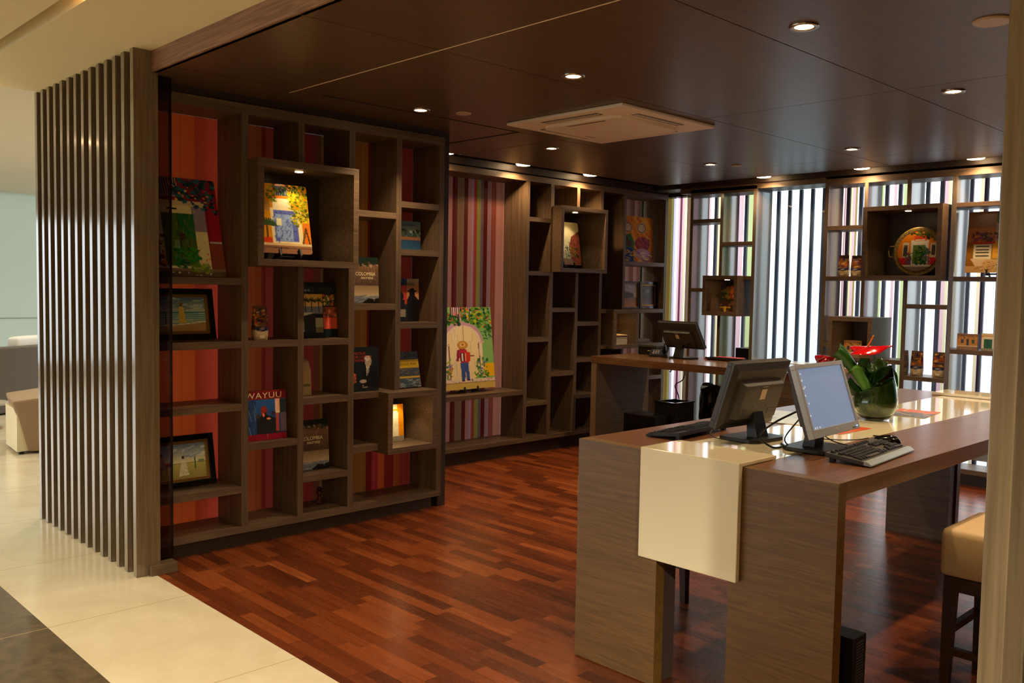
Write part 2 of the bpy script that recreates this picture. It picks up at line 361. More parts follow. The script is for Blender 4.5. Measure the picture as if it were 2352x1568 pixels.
# ------------------------------------------------------------------ striped opaque panels (backs)
_cc = {}
def cm(c, rough=.16):
    k = (c, rough)
    if k not in _cc:
        m = mat('stripe_%d' % len(_cc), c, rough); nt = m.node_tree; b = nt.nodes['Principled BSDF']
        q = nt.nodes.new('ShaderNodeBsdfTranslucent'); q.inputs[0].default_value = (*lin(c), 1)
        x = nt.nodes.new('ShaderNodeMixShader'); x.inputs[0].default_value = .42
        nt.links.new(b.outputs[0], x.inputs[1]); nt.links.new(q.outputs[0], x.inputs[2]); nt.links.new(x.outputs[0], nt.nodes['Material Output'].inputs[0])
        _cc[k] = m
    return _cc[k]
def striped(name, segs_, y, z0, z1, parent, th=.01, rough=.16, sub=True, fade=4):
    m_ = MB(); ms = []
    for (a, c), (b, _) in zip(segs_, segs_[1:]):
        x = a
        while x < b-.002:
            w = min(random.choice((.008,.013,.02,.03)) if sub else 9, b-x)
            if b-x-w < .005: w = b-x
            j = random.choice((-fade, 0, 0, fade)) if sub else 0
            cc = tuple(max(0, min(255, v+j)) for v in c)
            if cc not in ms: ms.append(cc)
            m_.add([(x,y+.002,z0),(x+w,y+.002,z0),(x+w,y+.002,z1),(x,y+.002,z1)], [(0,1,2,3)], ms.index(cc)); x += w
    return m_.build(name, [cm(c, rough) for c in ms], parent)

# ================================================================== BOOKCASES
def case(name, loc, label, boards, cat='bookcase'):
    t = thing(name, loc, label, cat)
    for nm, b, w in boards: part(nm, *b, w, t, .0012)
    return t
YF, YB = 4.98, 5.29
B = []
def U(x0, x1, z0=.13, z1=2.61): B.append(('upright', (x0,x1,YF,YB,z0,z1), WV))
def S(x0, x1, zt, th=.042): B.append(('shelf', (x0,x1,YF,YB,zt-th,zt), WX))
U(2.01,2.05); U(2.562,2.607); U(2.945,2.988,.13,1.714); U(2.945,2.988,2.35,2.61); U(3.322,3.367); U(3.703,3.747,.887); U(4.08,4.125)
B.append(('top_board', (2.01,4.125,YF,YB,2.61,2.67), WX)); B.append(('bottom_board', (2.01,4.125,YF,YB,.088,.13), WX))
B.append(('plinth', (2.06,4.08,YF+.05,YB,0,.088), WD))
for z in (1.637,1.259,.882,.377): S(2.05,2.562,z)
S(2.607,2.945,1.259); S(2.607,2.945,.631)
S(2.988,3.322,1.259); S(2.988,3.322,.882); S(2.988,3.322,.380)
S(3.367,3.703,2.105); S(3.367,3.703,1.484); S(3.367,3.567,.889); S(3.367,3.567,.525)
for z in (2.19,1.862,1.355): S(3.747,4.08,z)
B.append(('side_cladding', (2.005,2.01,YF,YB,0,2.67), WD))
bk1 = case('bookcase', (3.07, 5.13, 0), 'near walnut grid bookcase with orange red striped back panels beside the slat screen', B)
segs_ = [(2.05,(222,104,48)),(2.25,(206,90,44)),(2.415,(178,64,42)),(2.46,(190,74,52)),(2.50,(202,76,60)),(2.6,(136,66,36)),(2.86,(108,36,27)),(2.89,(130,52,47)),(2.99,(112,36,33)),(3.25,(90,45,31)),(3.30,(100,70,44)),
         (3.37,(126,33,31)),(3.46,(136,40,36)),(3.575,(128,80,38)),(3.685,(104,24,24)),(3.735,(150,42,52)),(3.79,(176,76,38)),(3.845,(126,36,34)),(3.93,(150,70,38)),(3.985,(136,46,42)),(4.08,None)]  # backlight put into the colours: first column boosted, later columns dimmed
striped('back_panel', segs_, YB-.001, .1, 2.6095, bk1, rough=.12)

def box_niche(parent, name, axis, a0, a1, d0, d1, z0, z1, th=.04, lamp=True, pw=3.0, lampd=None):
    """display box projecting from the shelf front; axis 'x' faces -y, axis 'y' faces -x"""
    cx = (a0+a1)/2
    if axis == 'x':
        e = MB().box(a0,a1,d0,d1,z0,z0+th).box(a0,a1,d0,d1,z1-th,z1).box(a0,a0+th,d0,d1,z0+th,z1-th).box(a1-th,a1,d0,d1,z0+th,z1-th).box(a0+th,a1-th,d1-.012,d1,z0+th,z1-th,1)
    else:
        e = MB().box(d0,d1,a0,a1,z0,z0+th).box(d0,d1,a0,a1,z1-th,z1).box(d0,d1,a0,a0+th,z0+th,z1-th).box(d0,d1,a1-th,a1,z0+th,z1-th).box(d1-.012,d1,a0+th,a1-th,z0+th,z1-th,1)
    q = e.build(name, [WX if axis == 'x' else WY, WD], parent, bevel=.0012)
    if lamp:
        ld = lampd if lampd else d0+.14
        L_ = (cx, ld) if axis == 'x' else (ld, cx)
        b = MB().lathe([(0,0),(.020,0),(.024,-.003),(.026,0.0)], (L_[0], L_[1], z1-th-.0005), 16)
        k = b.build('box_lamp', LAMP, parent); 
        spot('box_light', (L_[0], L_[1], z1-th-.008), pw, 1.7, .6, (1,.76,.45), .01, parent=parent)
    return q
box_niche(bk1, 'display_box', 'x', 2.61, 3.32, 4.866, YB-.001, 1.714, 2.35, pw=4.2)
box_niche(bk1, 'display_box', 'x', 3.567, 3.992, 4.866, YB-.001, .467, .887, pw=3.4)

# far bookcase along the same wall
B = []; YF, YB = 6.05, 6.36
U(4.5,4.543,.165,2.625); U(6.027,6.07,.165,2.625); U(6.36,6.405,.165,2.625); U(6.74,6.782,.165,1.775); U(6.74,6.782,2.42,2.625); U(7.108,7.15,.165,2.625)
U(7.488,7.528,1.405,2.625); U(7.488,7.528,.165,.994); U(8.22,8.265,.165,2.625)
B.append(('top_board', (4.5,8.265,YF,YB,2.625,2.68), WX)); B.append(('bottom_board', (4.5,8.265,YF,YB,.125,.165), WX)); B.append(('plinth', (4.5,8.22,YF+.05,YB,0,.125), WD))
S(4.543,6.027,.632)
for z in (2.291,1.777,1.133,.513): S(6.07,6.36,z)
for z in (1.422,.783): S(6.405,6.74,z)
for z in (1.28,.908,.538): S(6.782,7.108,z)
for z in (1.406,1.034): S(7.15,7.24,z)
for z in (1.919,1.407,1.03,.665): S(7.64 if z in (1.407,1.03) else 7.528, 8.22, z)
bk2 = case('bookcase', (6.4, 6.2, 0), 'far walnut grid bookcase with mauve striped back, in the corner behind the rear counter', B)
pk, dr, br, ol, mv = (122,82,80), (66,21,18), (90,66,52), (100,94,50), (76,56,66)
s2 = [(4.54,pk),(4.62,dr),(4.7,br),(4.78,dr),(4.86,pk),(4.95,dr),(5.02,pk),(5.10,dr),(5.19,(120,52,24)),(5.276,pk),(5.37,dr),(5.43,br),(5.515,dr),(5.56,pk),(5.61,(120,90,110)),(5.635,(110,44,30)),(5.675,ol),(5.725,mv),
      (5.76,dr),(5.808,(116,84,90)),(5.86,(104,50,40)),(5.92,(140,94,86)),(6.03,dr),(6.38,None)]
striped('back_panel', s2, YB, .14, 2.66, bk2, rough=.14)
s3 = [(6.38,(50,34,28)),(7.5,(120,84,76)),(7.62,(92,66,64)),(7.7,(128,92,84)),(7.8,(96,68,60)),(7.88,(124,92,90)),(7.98,(100,66,60)),(8.06,(136,100,100)),(8.12,(120,80,76)),(8.168,None)]
striped('back_panel', s3, YB, .14, 2.66, bk2, rough=.2)
box_niche(bk2, 'display_box', 'x', 6.39, 7.09, 5.935, YB-.001, 1.775, 2.42, pw=4.2)
box_niche(bk2, 'display_box', 'x', 7.23, 7.64, 5.935, YB-.001, .994, 1.405, pw=1.6)

# bookcase against the window
def bcase(loc, label, ups, shs, y0, y1, sub=None):
    t = thing('bookcase', loc, label, 'bookcase')
    for (a, b, z0, z1) in ups: part('upright', 8.0, 8.3, a, b, z0, z1, WG, t, .0012)
    for (a, b, z) in shs: part('shelf', 8.0, 8.3, a, b, z-.038, z, WY, t, .0012)
    part('top_board', 8.0, 8.3, y0, y1, 2.622, 2.68, WY, t); part('bottom_board', 8.0, 8.3, y0, y1, .10, .142, WY, t)
    part('plinth', 8.05, 8.3, y0, y1, 0, .10, WD, t, 0)
    return t
bk3 = bcase((8.15,5.1,0), 'open walnut bookcase against the window between the corner and the clear window bay',
      [(5.53,5.565,.142,2.622),(5.16,5.195,.142,1.366),(5.16,5.195,1.774,2.622),(4.778,4.815,.142,2.622)],
      [(5.195,5.53,2.367),(5.31,5.53,1.645),(4.815,5.16,2.121),(4.815,4.90,1.772),(4.815,5.16,.62),(5.195,5.53,.86)], 4.778, 5.565)
box_niche(bk3, 'display_box', 'y', 4.90, 5.311, 7.885, 8.29, 1.365, 1.775, pw=2.2)
bk4 = bcase((8.15,2.4,0), 'wide open walnut bookcase against the striped window behind the flower vase',
      [(4.02,4.057,.142,2.622),(3.643,3.677,.142,.993),(3.643,3.677,1.399,1.738),(3.643,3.677,2.385,2.622),(3.255,3.293,.142,1.738),(3.255,3.293,2.385,2.622),(2.874,2.914,.142,2.622),(2.12,2.16,.142,2.622),(1.36,1.4,.142,2.622),(.6,.64,.142,2.622)],
      [(3.677,4.02,2.241),(3.677,4.02,1.772),(3.92,4.02,1.149),(3.293,3.507,1.026),(2.914,3.255,1.528),(2.914,3.255,.895),(2.914,3.255,.6),(3.677,4.02,.52),
       (2.16,2.874,2.395),(2.16,2.874,1.772),(2.16,2.874,1.153),(1.4,2.12,1.9),(1.4,2.12,.9),(.64,1.36,1.4),(.64,1.36,.7)], .6, 4.057)
box_niche(bk4, 'display_box', 'y', 2.942, 3.63, 7.885, 8.29, 1.737, 2.39, pw=3.0)
box_niche(bk4, 'display_box', 'y', 3.507, 3.922, 7.885, 8.29, .992, 1.40, pw=1.2)
# window bay between them: sill and wooden panel under it
sbox('trim_6', 8.0, 8.31, 4.057, 4.778, .89, .925, mat('white_sill', (206,204,196), .3))
sbox('trim_7', 8.02, 8.31, 4.057, 4.778, 0, .89, WY)
sbox('trim_8', 8.0, 8.31, 4.057, 5.7, 2.645, 2.71, WY)
sbox('trim_9', 7.98, 8.31, -1.6, 6.03, 2.70, 2.75, WD)
sbox('trim_10', 4.15, 8.31, 6.03, 6.385, 2.69, 2.75, WD)

# ================================================================== LAMPS in the ceiling
def downlight(x, y, z, label, on_=True, pw=P_SPOT, r=.062):
    t = thing('downlight', (x, y, z), label, 'ceiling light', 'recessed downlights in the brown ceiling')
    MB().lathe([(r*.62,.004),(r*.66,-.006),(r*.95,-.008),(r,-.0045),(r,0.0)], (0,0,0), 28).build('ring', CHROME, t, world=False, smooth=True)
    MB().lathe([(0,.002),(r*.62,.002),(r*.62,.004),(0,.004)], (0,0,-.005), 24).build('bulb', LAMP, t, world=False)
    if pw: spot('downlight_beam', (x, y, z-.012), pw, 2.0, .55, WARM, .025, parent=t)
    return t
for x, y, l in [(3.517,1.905,'large lit downlight above the near end of the front counter, nearest the top right'),(3.522,3.208,'lit downlight left of the one above the front counter, before the air conditioner'),
                (3.549,4.529,'lit downlight in front of the near bookcase top'),(5.156,1.896,'lit downlight near the right edge above the flower vase'),
                (5.189,4.943,'lit downlight just below left of the ceiling air conditioner'),(6.722,4.482,'lit downlight above the rear counter near the corner'),
                (6.691,3.188,'lit downlight in front of the clear window bay'),(6.7,1.89,'lit downlight hidden beyond the right post'),(3.517,.6,'downlight outside the picture, right of the nearest one'),(5.156,.6,'downlight outside the picture beyond the right post'),(6.7,.6,'downlight outside the picture near the window wall')]:
    downlight(x, y, ZC-.0005, l)
for x, y, r, l in [(3.793,4.396,.05,'flat unlit cream disc right of the downlight before the near bookcase'),(3.952,1.313,.075,'bronze speaker disc in the ceiling beside the right post'),(6.906,4.339,.045,'small unlit ceiling disc beside the rear counter downlight')]:
    o = MB().lathe([(0,-.009),(r*.9,-.009),(r,-.004),(r,0),(0,0)], (x,y,ZC-.0005), 28).build('ceiling_disc', mat('disc_cream', (196,164,126), .4)); tag(o, l, 'ceiling disc')
WL = ['behind the near bookcase corner','above the far bookcase left part','above the far bookcase right part','above the corner bookcase by the window','above the clear window bay','above the plate in the window bookcase']
for i, (x, y) in enumerate([(4.904,5.9),(5.825,5.9),(6.76,5.9),(7.85,4.622),(7.85,3.645),(7.85,2.688)]):
    t = thing('slot_lamp', (x, y, ZC+(.015 if i < 3 else .008)), 'small warm lamp hidden in the ceiling slot '+WL[i], 'ceiling light', 'wall washer lamps in the ceiling slot')
    MB().lathe([(0,0),(.062,0),(.07,.01),(.07,.02),(0,.02)], (0,0,0), 20).build('bulb', LAMP, t, world=False)
    MB().lathe([(0,.0205),(.072,.0205),(.072,.07),(0,.07)], (0,0,0), 20).build('housing', BLACK, t, world=False)
    spot('slot_beam', (x, y, ZC-.0), P_WASH, 2.3, .7, (1,.66,.34), .02, aim=(0,.25,-1) if i < 3 else (.25,0,-1), parent=t)
for i, y in enumerate((4.05, 2.3, .6, -1.2)):
    t = thing('groove_lamp', (1.38, y, ZL+.155), 'warm lamp in the groove of the beige lobby ceiling, %s' % ['nearest the slat screen','second from the slat screen','third from the slat screen','farthest from the slat screen'][i], 'ceiling light', 'lamps in the lobby ceiling groove')
    MB().lathe([(0,0),(.03,0),(.036,-.012),(.036,.0)], (0,0,0), 20).build('bulb', LAMP, t, world=False)
    spot('groove_beam', (1.38, y, ZL+.13), P_LOBBY, 1.75, .7, (1,.80,.5), .04, parent=t)
for i, (x, y) in enumerate([(-.4,-2.3),(-2.6,-.8),(-2.4,6.0),(.5,9.5),(3.2,8.3),(5.6,8.3),(7.6,8.3),(3.6,12.0)]):  # added out-of-view lamps that brighten the counter end, lobby and shelf backs
    zz = ZL if y < 6.4 else 3.0
    t = thing('added_lobby_lamp', (x, y, zz-.0005), 'added unseen lamp at the lobby ceiling, lighting counter end and shelf backs', 'ceiling light', 'added lobby lamps')
    MB().lathe([(0,-.004),(.05,-.004),(.07,-.006),(.072,.0)], (0,0,0), 20).build('bulb', LAMP, t, world=False)
    spot('added_lobby_beam', (x, y, zz-.02), (1850,480,760)[i] if y < 6.2 else 140, 2.7, .5, (1,.93,.69), .05, parent=t)

# ceiling cassette air conditioner
t = thing('air_conditioner', (4.69,3.925,ZC), 'square cream cassette air conditioner set into the brown ceiling', 'air conditioner')
MB().box(-.49,.49,-.5,.5,-.022,-.0005).build('frame', ACW, t, world=False, bevel=.008)
MB().prism([(-.29,-.33),(.29,-.33),(.33,-.29),(.33,.29),(.29,.33),(-.29,.33),(-.33,.29),(-.33,-.29)], -.045, -.022).build('grille', ACW, t, world=False, bevel=.006)
for k in range(4):
    b = MB().box(-.24,.24,-.425,-.365,-.0245,-.0215)
    b.xf(Matrix.Rotation(k*PI/2, 4, 'Z')); s_ = b.build('air_slot', ACD, t, world=False)
    b = MB()
    for j in range(22): b.box(-.23+j*.021,-.227+j*.021,-.42,-.37,-.0262,-.0246)
    b.box(-.24,.24,-.40,-.394,-.0265,-.0246)
    b.xf(Matrix.Rotation(k*PI/2, 4, 'Z')); b.build('fin', ACW, s_, world=False)
MB().box(-.30,-.285,-.20,.12,-.0465,-.0452).build('grille_catch', mat('copper_strip', (120,60,30), .3), t, world=False)
MB().box(.05,.16,.27,.275,-.0465,-.0452).build('grille_clip', ACD, t, world=False)

# ================================================================== COUNTERS
ZT = .96
def counter(loc, label, x0, x1, y0, y1, along='x'):
    return thing('counter', loc, label, 'counter')
t = thing('counter', (4.55, 1.96, 0), 'long oak front counter with a cream runner folding over its near end', 'counter')
for (a, b) in ((2.125,2.553),(1.375,1.794)):
    part('tabletop', 2.9455, 6.24, a, b, ZT-.067, ZT, OAKX, t, .001)
    part('end_panel', 2.889, 2.945, a, b, .004, ZT, OAKY, t, .001)
    part('inner_leg', 2.957, 3.04, a+.012 if a > 2 else 1.52, b-.012, 0, ZT-.067, mat('grey_leg', (70,56,50), .4) if a > 2 else bpy.data.materials['grey_leg'], t, .001)
    part('end_panel', 6.145, 6.20, a, b, .004, ZT-.067, OAKY, t, .0015)
    part('inner_leg', 6.05, 6.133, a+.012, b-.012, 0, ZT-.067, WY, t, .001)
part('support_rail', 3.04, 6.05, 1.80, 1.84, ZT-.12, ZT-.02, WD, t, 0); part('support_rail', 3.04, 6.05, 2.08, 2.12, ZT-.12, ZT-.02, WD, t, 0)
part('runner', 3.10, 6.0, 1.745, 2.19, ZT-.019, ZT+.0012, WHITE, t, .001)
m_ = MB().prism([(2.862,.53),(2.886,.53),(2.886,ZT+.0015),(3.128,ZT+.0015),(3.128,ZT+.016),(2.862,ZT+.016)], 1.745, 2.198, 1)
m_.build('runner_drop', WHITE, t, bevel=.003)
m_ = MB().prism([(6.265,.53),(6.243,.53),(6.243,ZT+.0015),(6.01,ZT+.0015),(6.01,ZT+.02),(6.265,ZT+.02)], 1.745, 2.26, 1)
m_.build('runner_drop', WHITE, t, bevel=.003)

t2 = thing('counter', (7.07, 4.5, 0), 'rear oak counter before the window corner carrying a dark monitor and a telephone', 'counter')
part('tabletop', 6.65, 7.5, 3.35, 5.745, ZT-.067, ZT, wood('rear_top', (94,62,40), (118,84,58), 1, .22, 1, .25), t2, .0015)
OG = wood('rear_leg', (112,94,70), (136,114,86), 0, .35, 1, .2)
part('end_panel', 6.655, 7.495, 5.675, 5.742, 0, ZT-.067, OG, t2); part('end_panel', 6.655, 7.495, 3.353, 3.42, 0, ZT-.067, OG, t2)

# ================================================================== STOOLS
def stool(x, y, label, cup=False):
    t = thing('bar_stool', (x+.225, y-.215, 0), label, 'bar stool', 'leather bar stools around the front counter')
    MB().box(-.222,.222,-.215,.215,.488,.68).build('cushion', LEATHER, t, world=False, bevel=.028, smooth=True)
    MB().box(-.205,.205,-.2,.2,.43,.487).build('seat_frame', STOOLW, t, world=False, bevel=.002)
    for sx in (-1, 1):
        for sy in (-1, 1):
            MB().add([(sx*.205,sy*.2,.43),(sx*.155,sy*.2,.43),(sx*.155,sy*.155,.43),(sx*.205,sy*.155,.43),(sx*.205,sy*.2,0),(sx*.170,sy*.2,0),(sx*.170,sy*.168,0),(sx*.205,sy*.168,0)],
                     [(0,1,2,3),(7,6,5,4),(0,4,5,1),(1,5,6,2),(2,6,7,3),(3,7,4,0)]).build('leg', STOOLW, t, world=False, bevel=.001)
    for sx in (-1, 1): MB().box(sx*.19-.012,sx*.19+.012,-.17,.17,.17,.2).build('footrest', STOOLW, t, world=False)
    for sy in (-1, 1): MB().box(-.17,.17,sy*.187-.012,sy*.187+.012,.24,.27).build('footrest', STOOLW, t, world=False)
    return t
stool(3.685, 1.33, 'nearest beige leather bar stool beside the right post')
stool(4.40, 1.385, 'second beige leather bar stool, just behind the nearest one')
stool(3.40, 3.02, 'bar stool mostly hidden behind the left side of the front counter')

# ================================================================== MONITORS
def monitor(loc, yaw_, tilt, w, h, cz, label, on_=False, bez=SILVER, boff=(0,0)):
    t = thing('monitor', loc, label, 'monitor', None, (0,0,yaw_))
    R = Matrix.Translation((boff[0], boff[1], cz)) @ Matrix.Rotation(-tilt, 4, 'X')
    def hb(name, m_, mm, bevel=0, par=None, smooth=False): return m_.xf(R).build(name, mm, par or t, world=False, bevel=bevel, smooth=smooth)
    b = .018; bb = .034
    f = MB().box(-w/2,w/2,-.014,.010,h/2-b,h/2).box(-w/2,w/2,-.014,.010,-h/2,-h/2+bb).box(-w/2,-w/2+b,-.014,.010,-h/2+bb,h/2-b).box(w/2-b,w/2,-.014,.010,-h/2+bb,h/2-b)
    hb('bezel', f, bez, .0015)
    scr = mat('screen_lit', (90,96,110), .25, emit=(150,168,200), es=.5) if on_ else mat('screen_off', (18,18,22), .15)
    s_ = hb('screen', MB().box(-w/2+b-.001,w/2-b+.001,-.008,.004,-h/2+bb-.001,h/2-b+.001), scr)
    shell = MB().prism([(-w/2,-h/2),(w/2,-h/2),(w/2,h/2),(-w/2,h/2)], .010, .022, 1)
    shell.add([(-w/2,.022,-h/2),(w/2,.022,-h/2),(w/2,.022,h/2),(-w/2,.022,h/2),(-w/2+.03,.034,-h/2+.03),(w/2-.03,.034,-h/2+.03),(w/2-.03,.034,h/2-.03),(-w/2+.03,.034,h/2-.03)],
              [(4,5,6,7),(0,1,5,4),(1,2,6,5),(2,3,7,6),(3,0,4,7)])
    hb('back_shell', shell, DGREY, .001)
    hw, hh = w*.36, h*.34
    hs = MB().add([(-hw,.03,-hh),(hw,.03,-hh),(hw,.03,hh*.75),(-hw,.03,hh*.75),(-hw+.012,.066,-hh+.01),(hw-.012,.066,-hh+.01),(hw-.012,.066,hh*.6),(-hw+.012,.066,hh*.6)],
                  [(4,5,6,7),(0,1,5,4),(1,2,6,5),(2,3,7,6),(3,0,4,7)])
    hp = hb('back_housing', hs, DGREY, .002)
    hb('vent_slot', MB().box(-hw+.02,hw-.02,.0655,.067,hh*.42,hh*.52), BLACK, 0, hp)
    hb('port_recess', MB().box(-hw+.02,-hw+.085,.0655,.067,-hh*.7,-hh*.5), BLACK, 0, hp)
    hb('power_socket', MB().box(hw-.065,hw-.035,.0655,.067,-hh*.75,-hh*.45), BLACK, 0, hp)
    hb('rating_label', MB().box(-.02,.02,.0662,.0668,-.005,.055), LABELW, 0, hp)
    hb('screw', MB().box(-.05,-.045,.066,.0675,-.04,-.035).box(.045,.05,.066,.0675,-.04,-.035).box(-.05,-.045,.066,.0675,.06,.065).box(.045,.05,.066,.0675,.06,.065), BLACK, 0, hp)
    # stand
    top = R @ Vector((0,.045,-hh*.5))
    MB().add([(-.042,boff[1]+.02,.012),(.042,boff[1]+.02,.012),(.042,boff[1]+.075,.012),(-.042,boff[1]+.075,.012),(-.036,top.y-.02,top.z),(.036,top.y-.02,top.z),(.036,top.y+.012,top.z),(-.036,top.y+.012,top.z)],
             [(0,3,2,1),(4,5,6,7),(0,1,5,4),(1,2,6,5),(2,3,7,6),(3,0,4,7)]).build('neck', BLACK, t, world=False, bevel=.002)
    MB().prism([(-.11,-.075),(.11,-.075),(.12,-.05),(.12,.085),(.09,.115),(-.09,.115),(-.12,.085),(-.12,-.05)], 0.0005, .016, 2).build('base', BLACK, t, world=False, bevel=.003)
    if on_:
        ic = MB()
        for i, (u, v) in enumerate([(.04,.06),(.035,.17),(.03,.30),(.065,.28),(.03,.42),(.06,.55),(.03,.75),(.06,.96),(.10,.96),(.16,.96)]):
            x = -w/2+b+u*(w-2*b); z = h/2-b-v*(h-b-bb); ic.box(x,x+.008,-.0088,-.0079,z-.008,z)
        hb('desktop_icon', ic, mat('icon_white', (210,214,224), .4, emit=(200,205,220), es=.5), 0, s_)
        hb('power_light', MB().box(w/2-.03,w/2-.024,-.0155,-.0138,-h/2+.012,-h/2+.016), mat('blue_led', (60,120,255), .3, emit=(70,130,255), es=12))
        hb('maker_badge', MB().prism([(.006*math.cos(a*PI/8), -h/2+.018+.006*math.sin(a*PI/8)) for a in range(16)], -.0150, -.0139, 1), mat('badge', (206,186,190), .3))
        hb('button_row', MB().box(w/2-.075,w/2-.04,-.0152,-.0139,-h/2+.008,-h/2+.011), DGREY)
    return t
monitor((3.45,1.735,ZT+.0018), math.radians(2.8), math.radians(18), .445, .296, .215, 'silver framed monitor with its blue screen lit, facing the right side of the front counter', True, SILVER, (0,-.02))
monitor((3.47,2.075,ZT+.0165-.015), math.radians(-3+180), math.radians(17.7), .425, .30, .205, 'dark monitor seen from behind at the near end of the front counter', False, DGREY, (0,.0))
monitor((7.2,5.03,ZT+.0005), math.radians(86), math.radians(32), .465, .29, .232, 'black monitor seen from behind on the rear counter by the window', False, BLACK, (0,.05))

# ------------------------------------------------------------------ keyboards
def keyboard(loc, yaw_, w, d, label, body, rest, detailed=True, keyc=BLACK, pitch=.05):
    t = thing('keyboard', loc, label, 'keyboard', None, (0,0,yaw_))
    R = Matrix.Translation((0,0,.0015+(d/2+.006)*math.sin(pitch))) @ Matrix.Rotation(pitch, 4, 'X')
    # front (user side) is -y
    MB().prism([(-d/2,0),(d/2,0),(d/2,.018),(-d/2+.02,.014),(-d/2,.006)], -w/2, w/2, 0).xf(R).build('case', body, t, world=False, bevel=.002)
    MB().prism([(-d/2-.004,.001),(-d/2+.026,.001),(-d/2+.026,.0165),(-d/2+.014,.0165),(-d/2-.004,.007)], -w/2-.001, w/2+.001, 0).xf(R).build('front_rest', rest, t, world=False, bevel=.002)
    for sx in (-1, 1): MB().box(sx*(w/2-.03)-.012,sx*(w/2-.03)+.012,d/2-.03,d/2-.012,.0003,d*.9*math.sin(pitch)).build('foot', BLACK, t, world=False)
    u = (w-.03)/22.5; k0 = None; first = {}; cnt = 0; rest_m = MB()
    rows = [(d/2-.022, [0,2,3,4,5,6.5,7.5,8.5,9.5,11,12,13,14,15.2,16.2,17.2]),
            (d/2-.052, [i for i in range(13)]+[15.2,16.2,17.2,18.5,19.5,20.5,21.5]), (d/2-.071, [i+.5 for i in range(13)]+[15.2,16.2,17.2,18.5,19.5,20.5,21.5]),
            (d/2-.090, [i+.7 for i in range(12)]+[18.5,19.5,20.5]), (d/2-.109, [i+.2 for i in range(13)]+[16.2,18.5,19.5,20.5,21.5]), (d/2-.128, [0,1.4,2.8,10.2,11.5,12.8,15.2,16.2,17.2,18.5,19.5,20.5,21.5])]
    for y_, cs in rows:
        for c_ in cs:
            x_ = -w/2+.015+c_*u
            zk = .0185-(d/2-y_)*.03
            if detailed and cnt < 99:
                if k0 is None:
                    k0 = MB().add([(0,0,0),(u*.9,0,0),(u*.9,.0165,0),(0,.0165,0),(u*.14,.003,.007),(u*.76,.003,.007),(u*.76,.0145,.008),(u*.14,.0145,.008)],
                                  [(0,3,2,1),(4,5,6,7),(0,1,5,4),(1,2,6,5),(2,3,7,6),(3,0,4,7)]).build('key', keyc, t, world=False)
                    q = k0
                else:
                    q = k0.copy(); C.objects.link(q); q.parent = t
                q.matrix_local = R @ Matrix.Translation((x_, y_-.008, zk))
            else: rest_m.box(x_, x_+u*.82, y_-.008, y_+.007, zk, zk+.006)
            cnt += 1
    rest_m.box(-w/2+.015+4.2*u, -w/2+.015+9.9*u, d/2-.136, d/2-.121, .0145, .0195)
    q = rest_m.xf(R).build('keys' if not detailed else 'space_bar', keyc if not detailed else DGREY, t, world=False)
    if not detailed: q['kind'] = 'stuff'
    if detailed:
        for i in range(3): MB().box(w*.12+i*.012,w*.12+i*.012+.003,d/2-.024,d/2-.021,.018,.0192).xf(R).build('status_light', bpy.data.materials['blue_led'], t, world=False)
    return t
KR = mat('silver_rest', (176,186,186), .25, .3)
keyboard((3.485,1.535,ZT+.001), math.radians(4.5), .49, .175, 'black keyboard with a silver front edge on the right side of the front counter', DGREY, KR, pitch=.09)
keyboard((3.40,2.335,ZT+.001), math.radians(5.5+180), .47, .165, 'all black keyboard behind the dark monitor at the left of the front counter', BLACK, BLACK, pitch=.09)
keyboard((7.32,4.62,ZT+.001), math.radians(88), .42, .15, 'small black keyboard beside the red folder on the rear counter', BLACK, BLACK, False)

# mouse and cables
m_ = MB(); n = 12
prof = [(-.062,.0,.002),(-.058,.022,.012),(-.04,.029,.022),(-.01,.032,.033),(.02,.033,.037),(.045,.029,.032),(.06,.018,.018),(.064,.002,.004)]
vs = []; 
for (xx, ww, hh) in prof:
    for j in range(n+1):
        a = PI*j/n; vs.append((xx, ww*math.cos(a), max(0, hh*math.sin(a)**.7)))
k = n+1; fs = [(i*k+j, i*k+j+1, (i+1)*k+j+1, (i+1)*k+j) for i in range(len(prof)-1) for j in range(n)] + [(i*k, (i+1)*k, (i+1)*k+n, i*k+n) for i in range(len(prof)-1)]
t = thing('computer_mouse', (3.865,1.64,ZT+.0005), 'black computer mouse on the counter right of the lit monitor', 'mouse', None, (0,0,math.radians(-72)))
m_.add(vs, fs).build('body', BLACK2, t, world=False, smooth=True)
m_ = MB().box(-.05,-.02,-.002,.002,.0235,.029); m_.build('scroll_wheel', DGREY, t, world=False)
def cable(pts, label, r=.0025, mm=None):
    c = []
    P = [Vector(p) for p in pts]; P = [P[0]]+P+[P[-1]]
    for i in range(1, len(P)-2):
        for s_ in range(6):
            u = s_/6; a, b, c_, d = P[i-1], P[i], P[i+1], P[i+2]
            c.append(.5*((2*b)+(-a+c_)*u+(2*a-5*b+4*c_-d)*u*u+(-a+3*b-3*c_+d)*u**3))
    c.append(P[-2])
    o = MB().tube(c, r, 6).build('cable', mm or BLACK, None, smooth=True); return tag(o, label, 'cable')
z = ZT+.0065
cable([(3.845,1.705,z+.008),(3.80,1.74,z),(3.72,1.80,z+.001),(3.62,1.84,z+.02),(3.56,1.80,z+.10)], 'thin black cable of the mouse running behind the lit monitor')
cable([(3.58,1.63,z+.012),(3.60,1.69,z+.006),(3.585,1.75,z+.02),(3.55,1.79,z+.06),(3.50,1.80,z+.12)], 'black cable of the keyboard under the lit monitor')
cable([(3.42,1.80,z+.16),(3.34,1.88,z+.10),(3.32,1.93,z+.04),(3.33,1.88,z),(3.39,1.86,z),(3.44,1.9,z)], 'thick looped black cable with a plug left of the lit monitor', .0045)
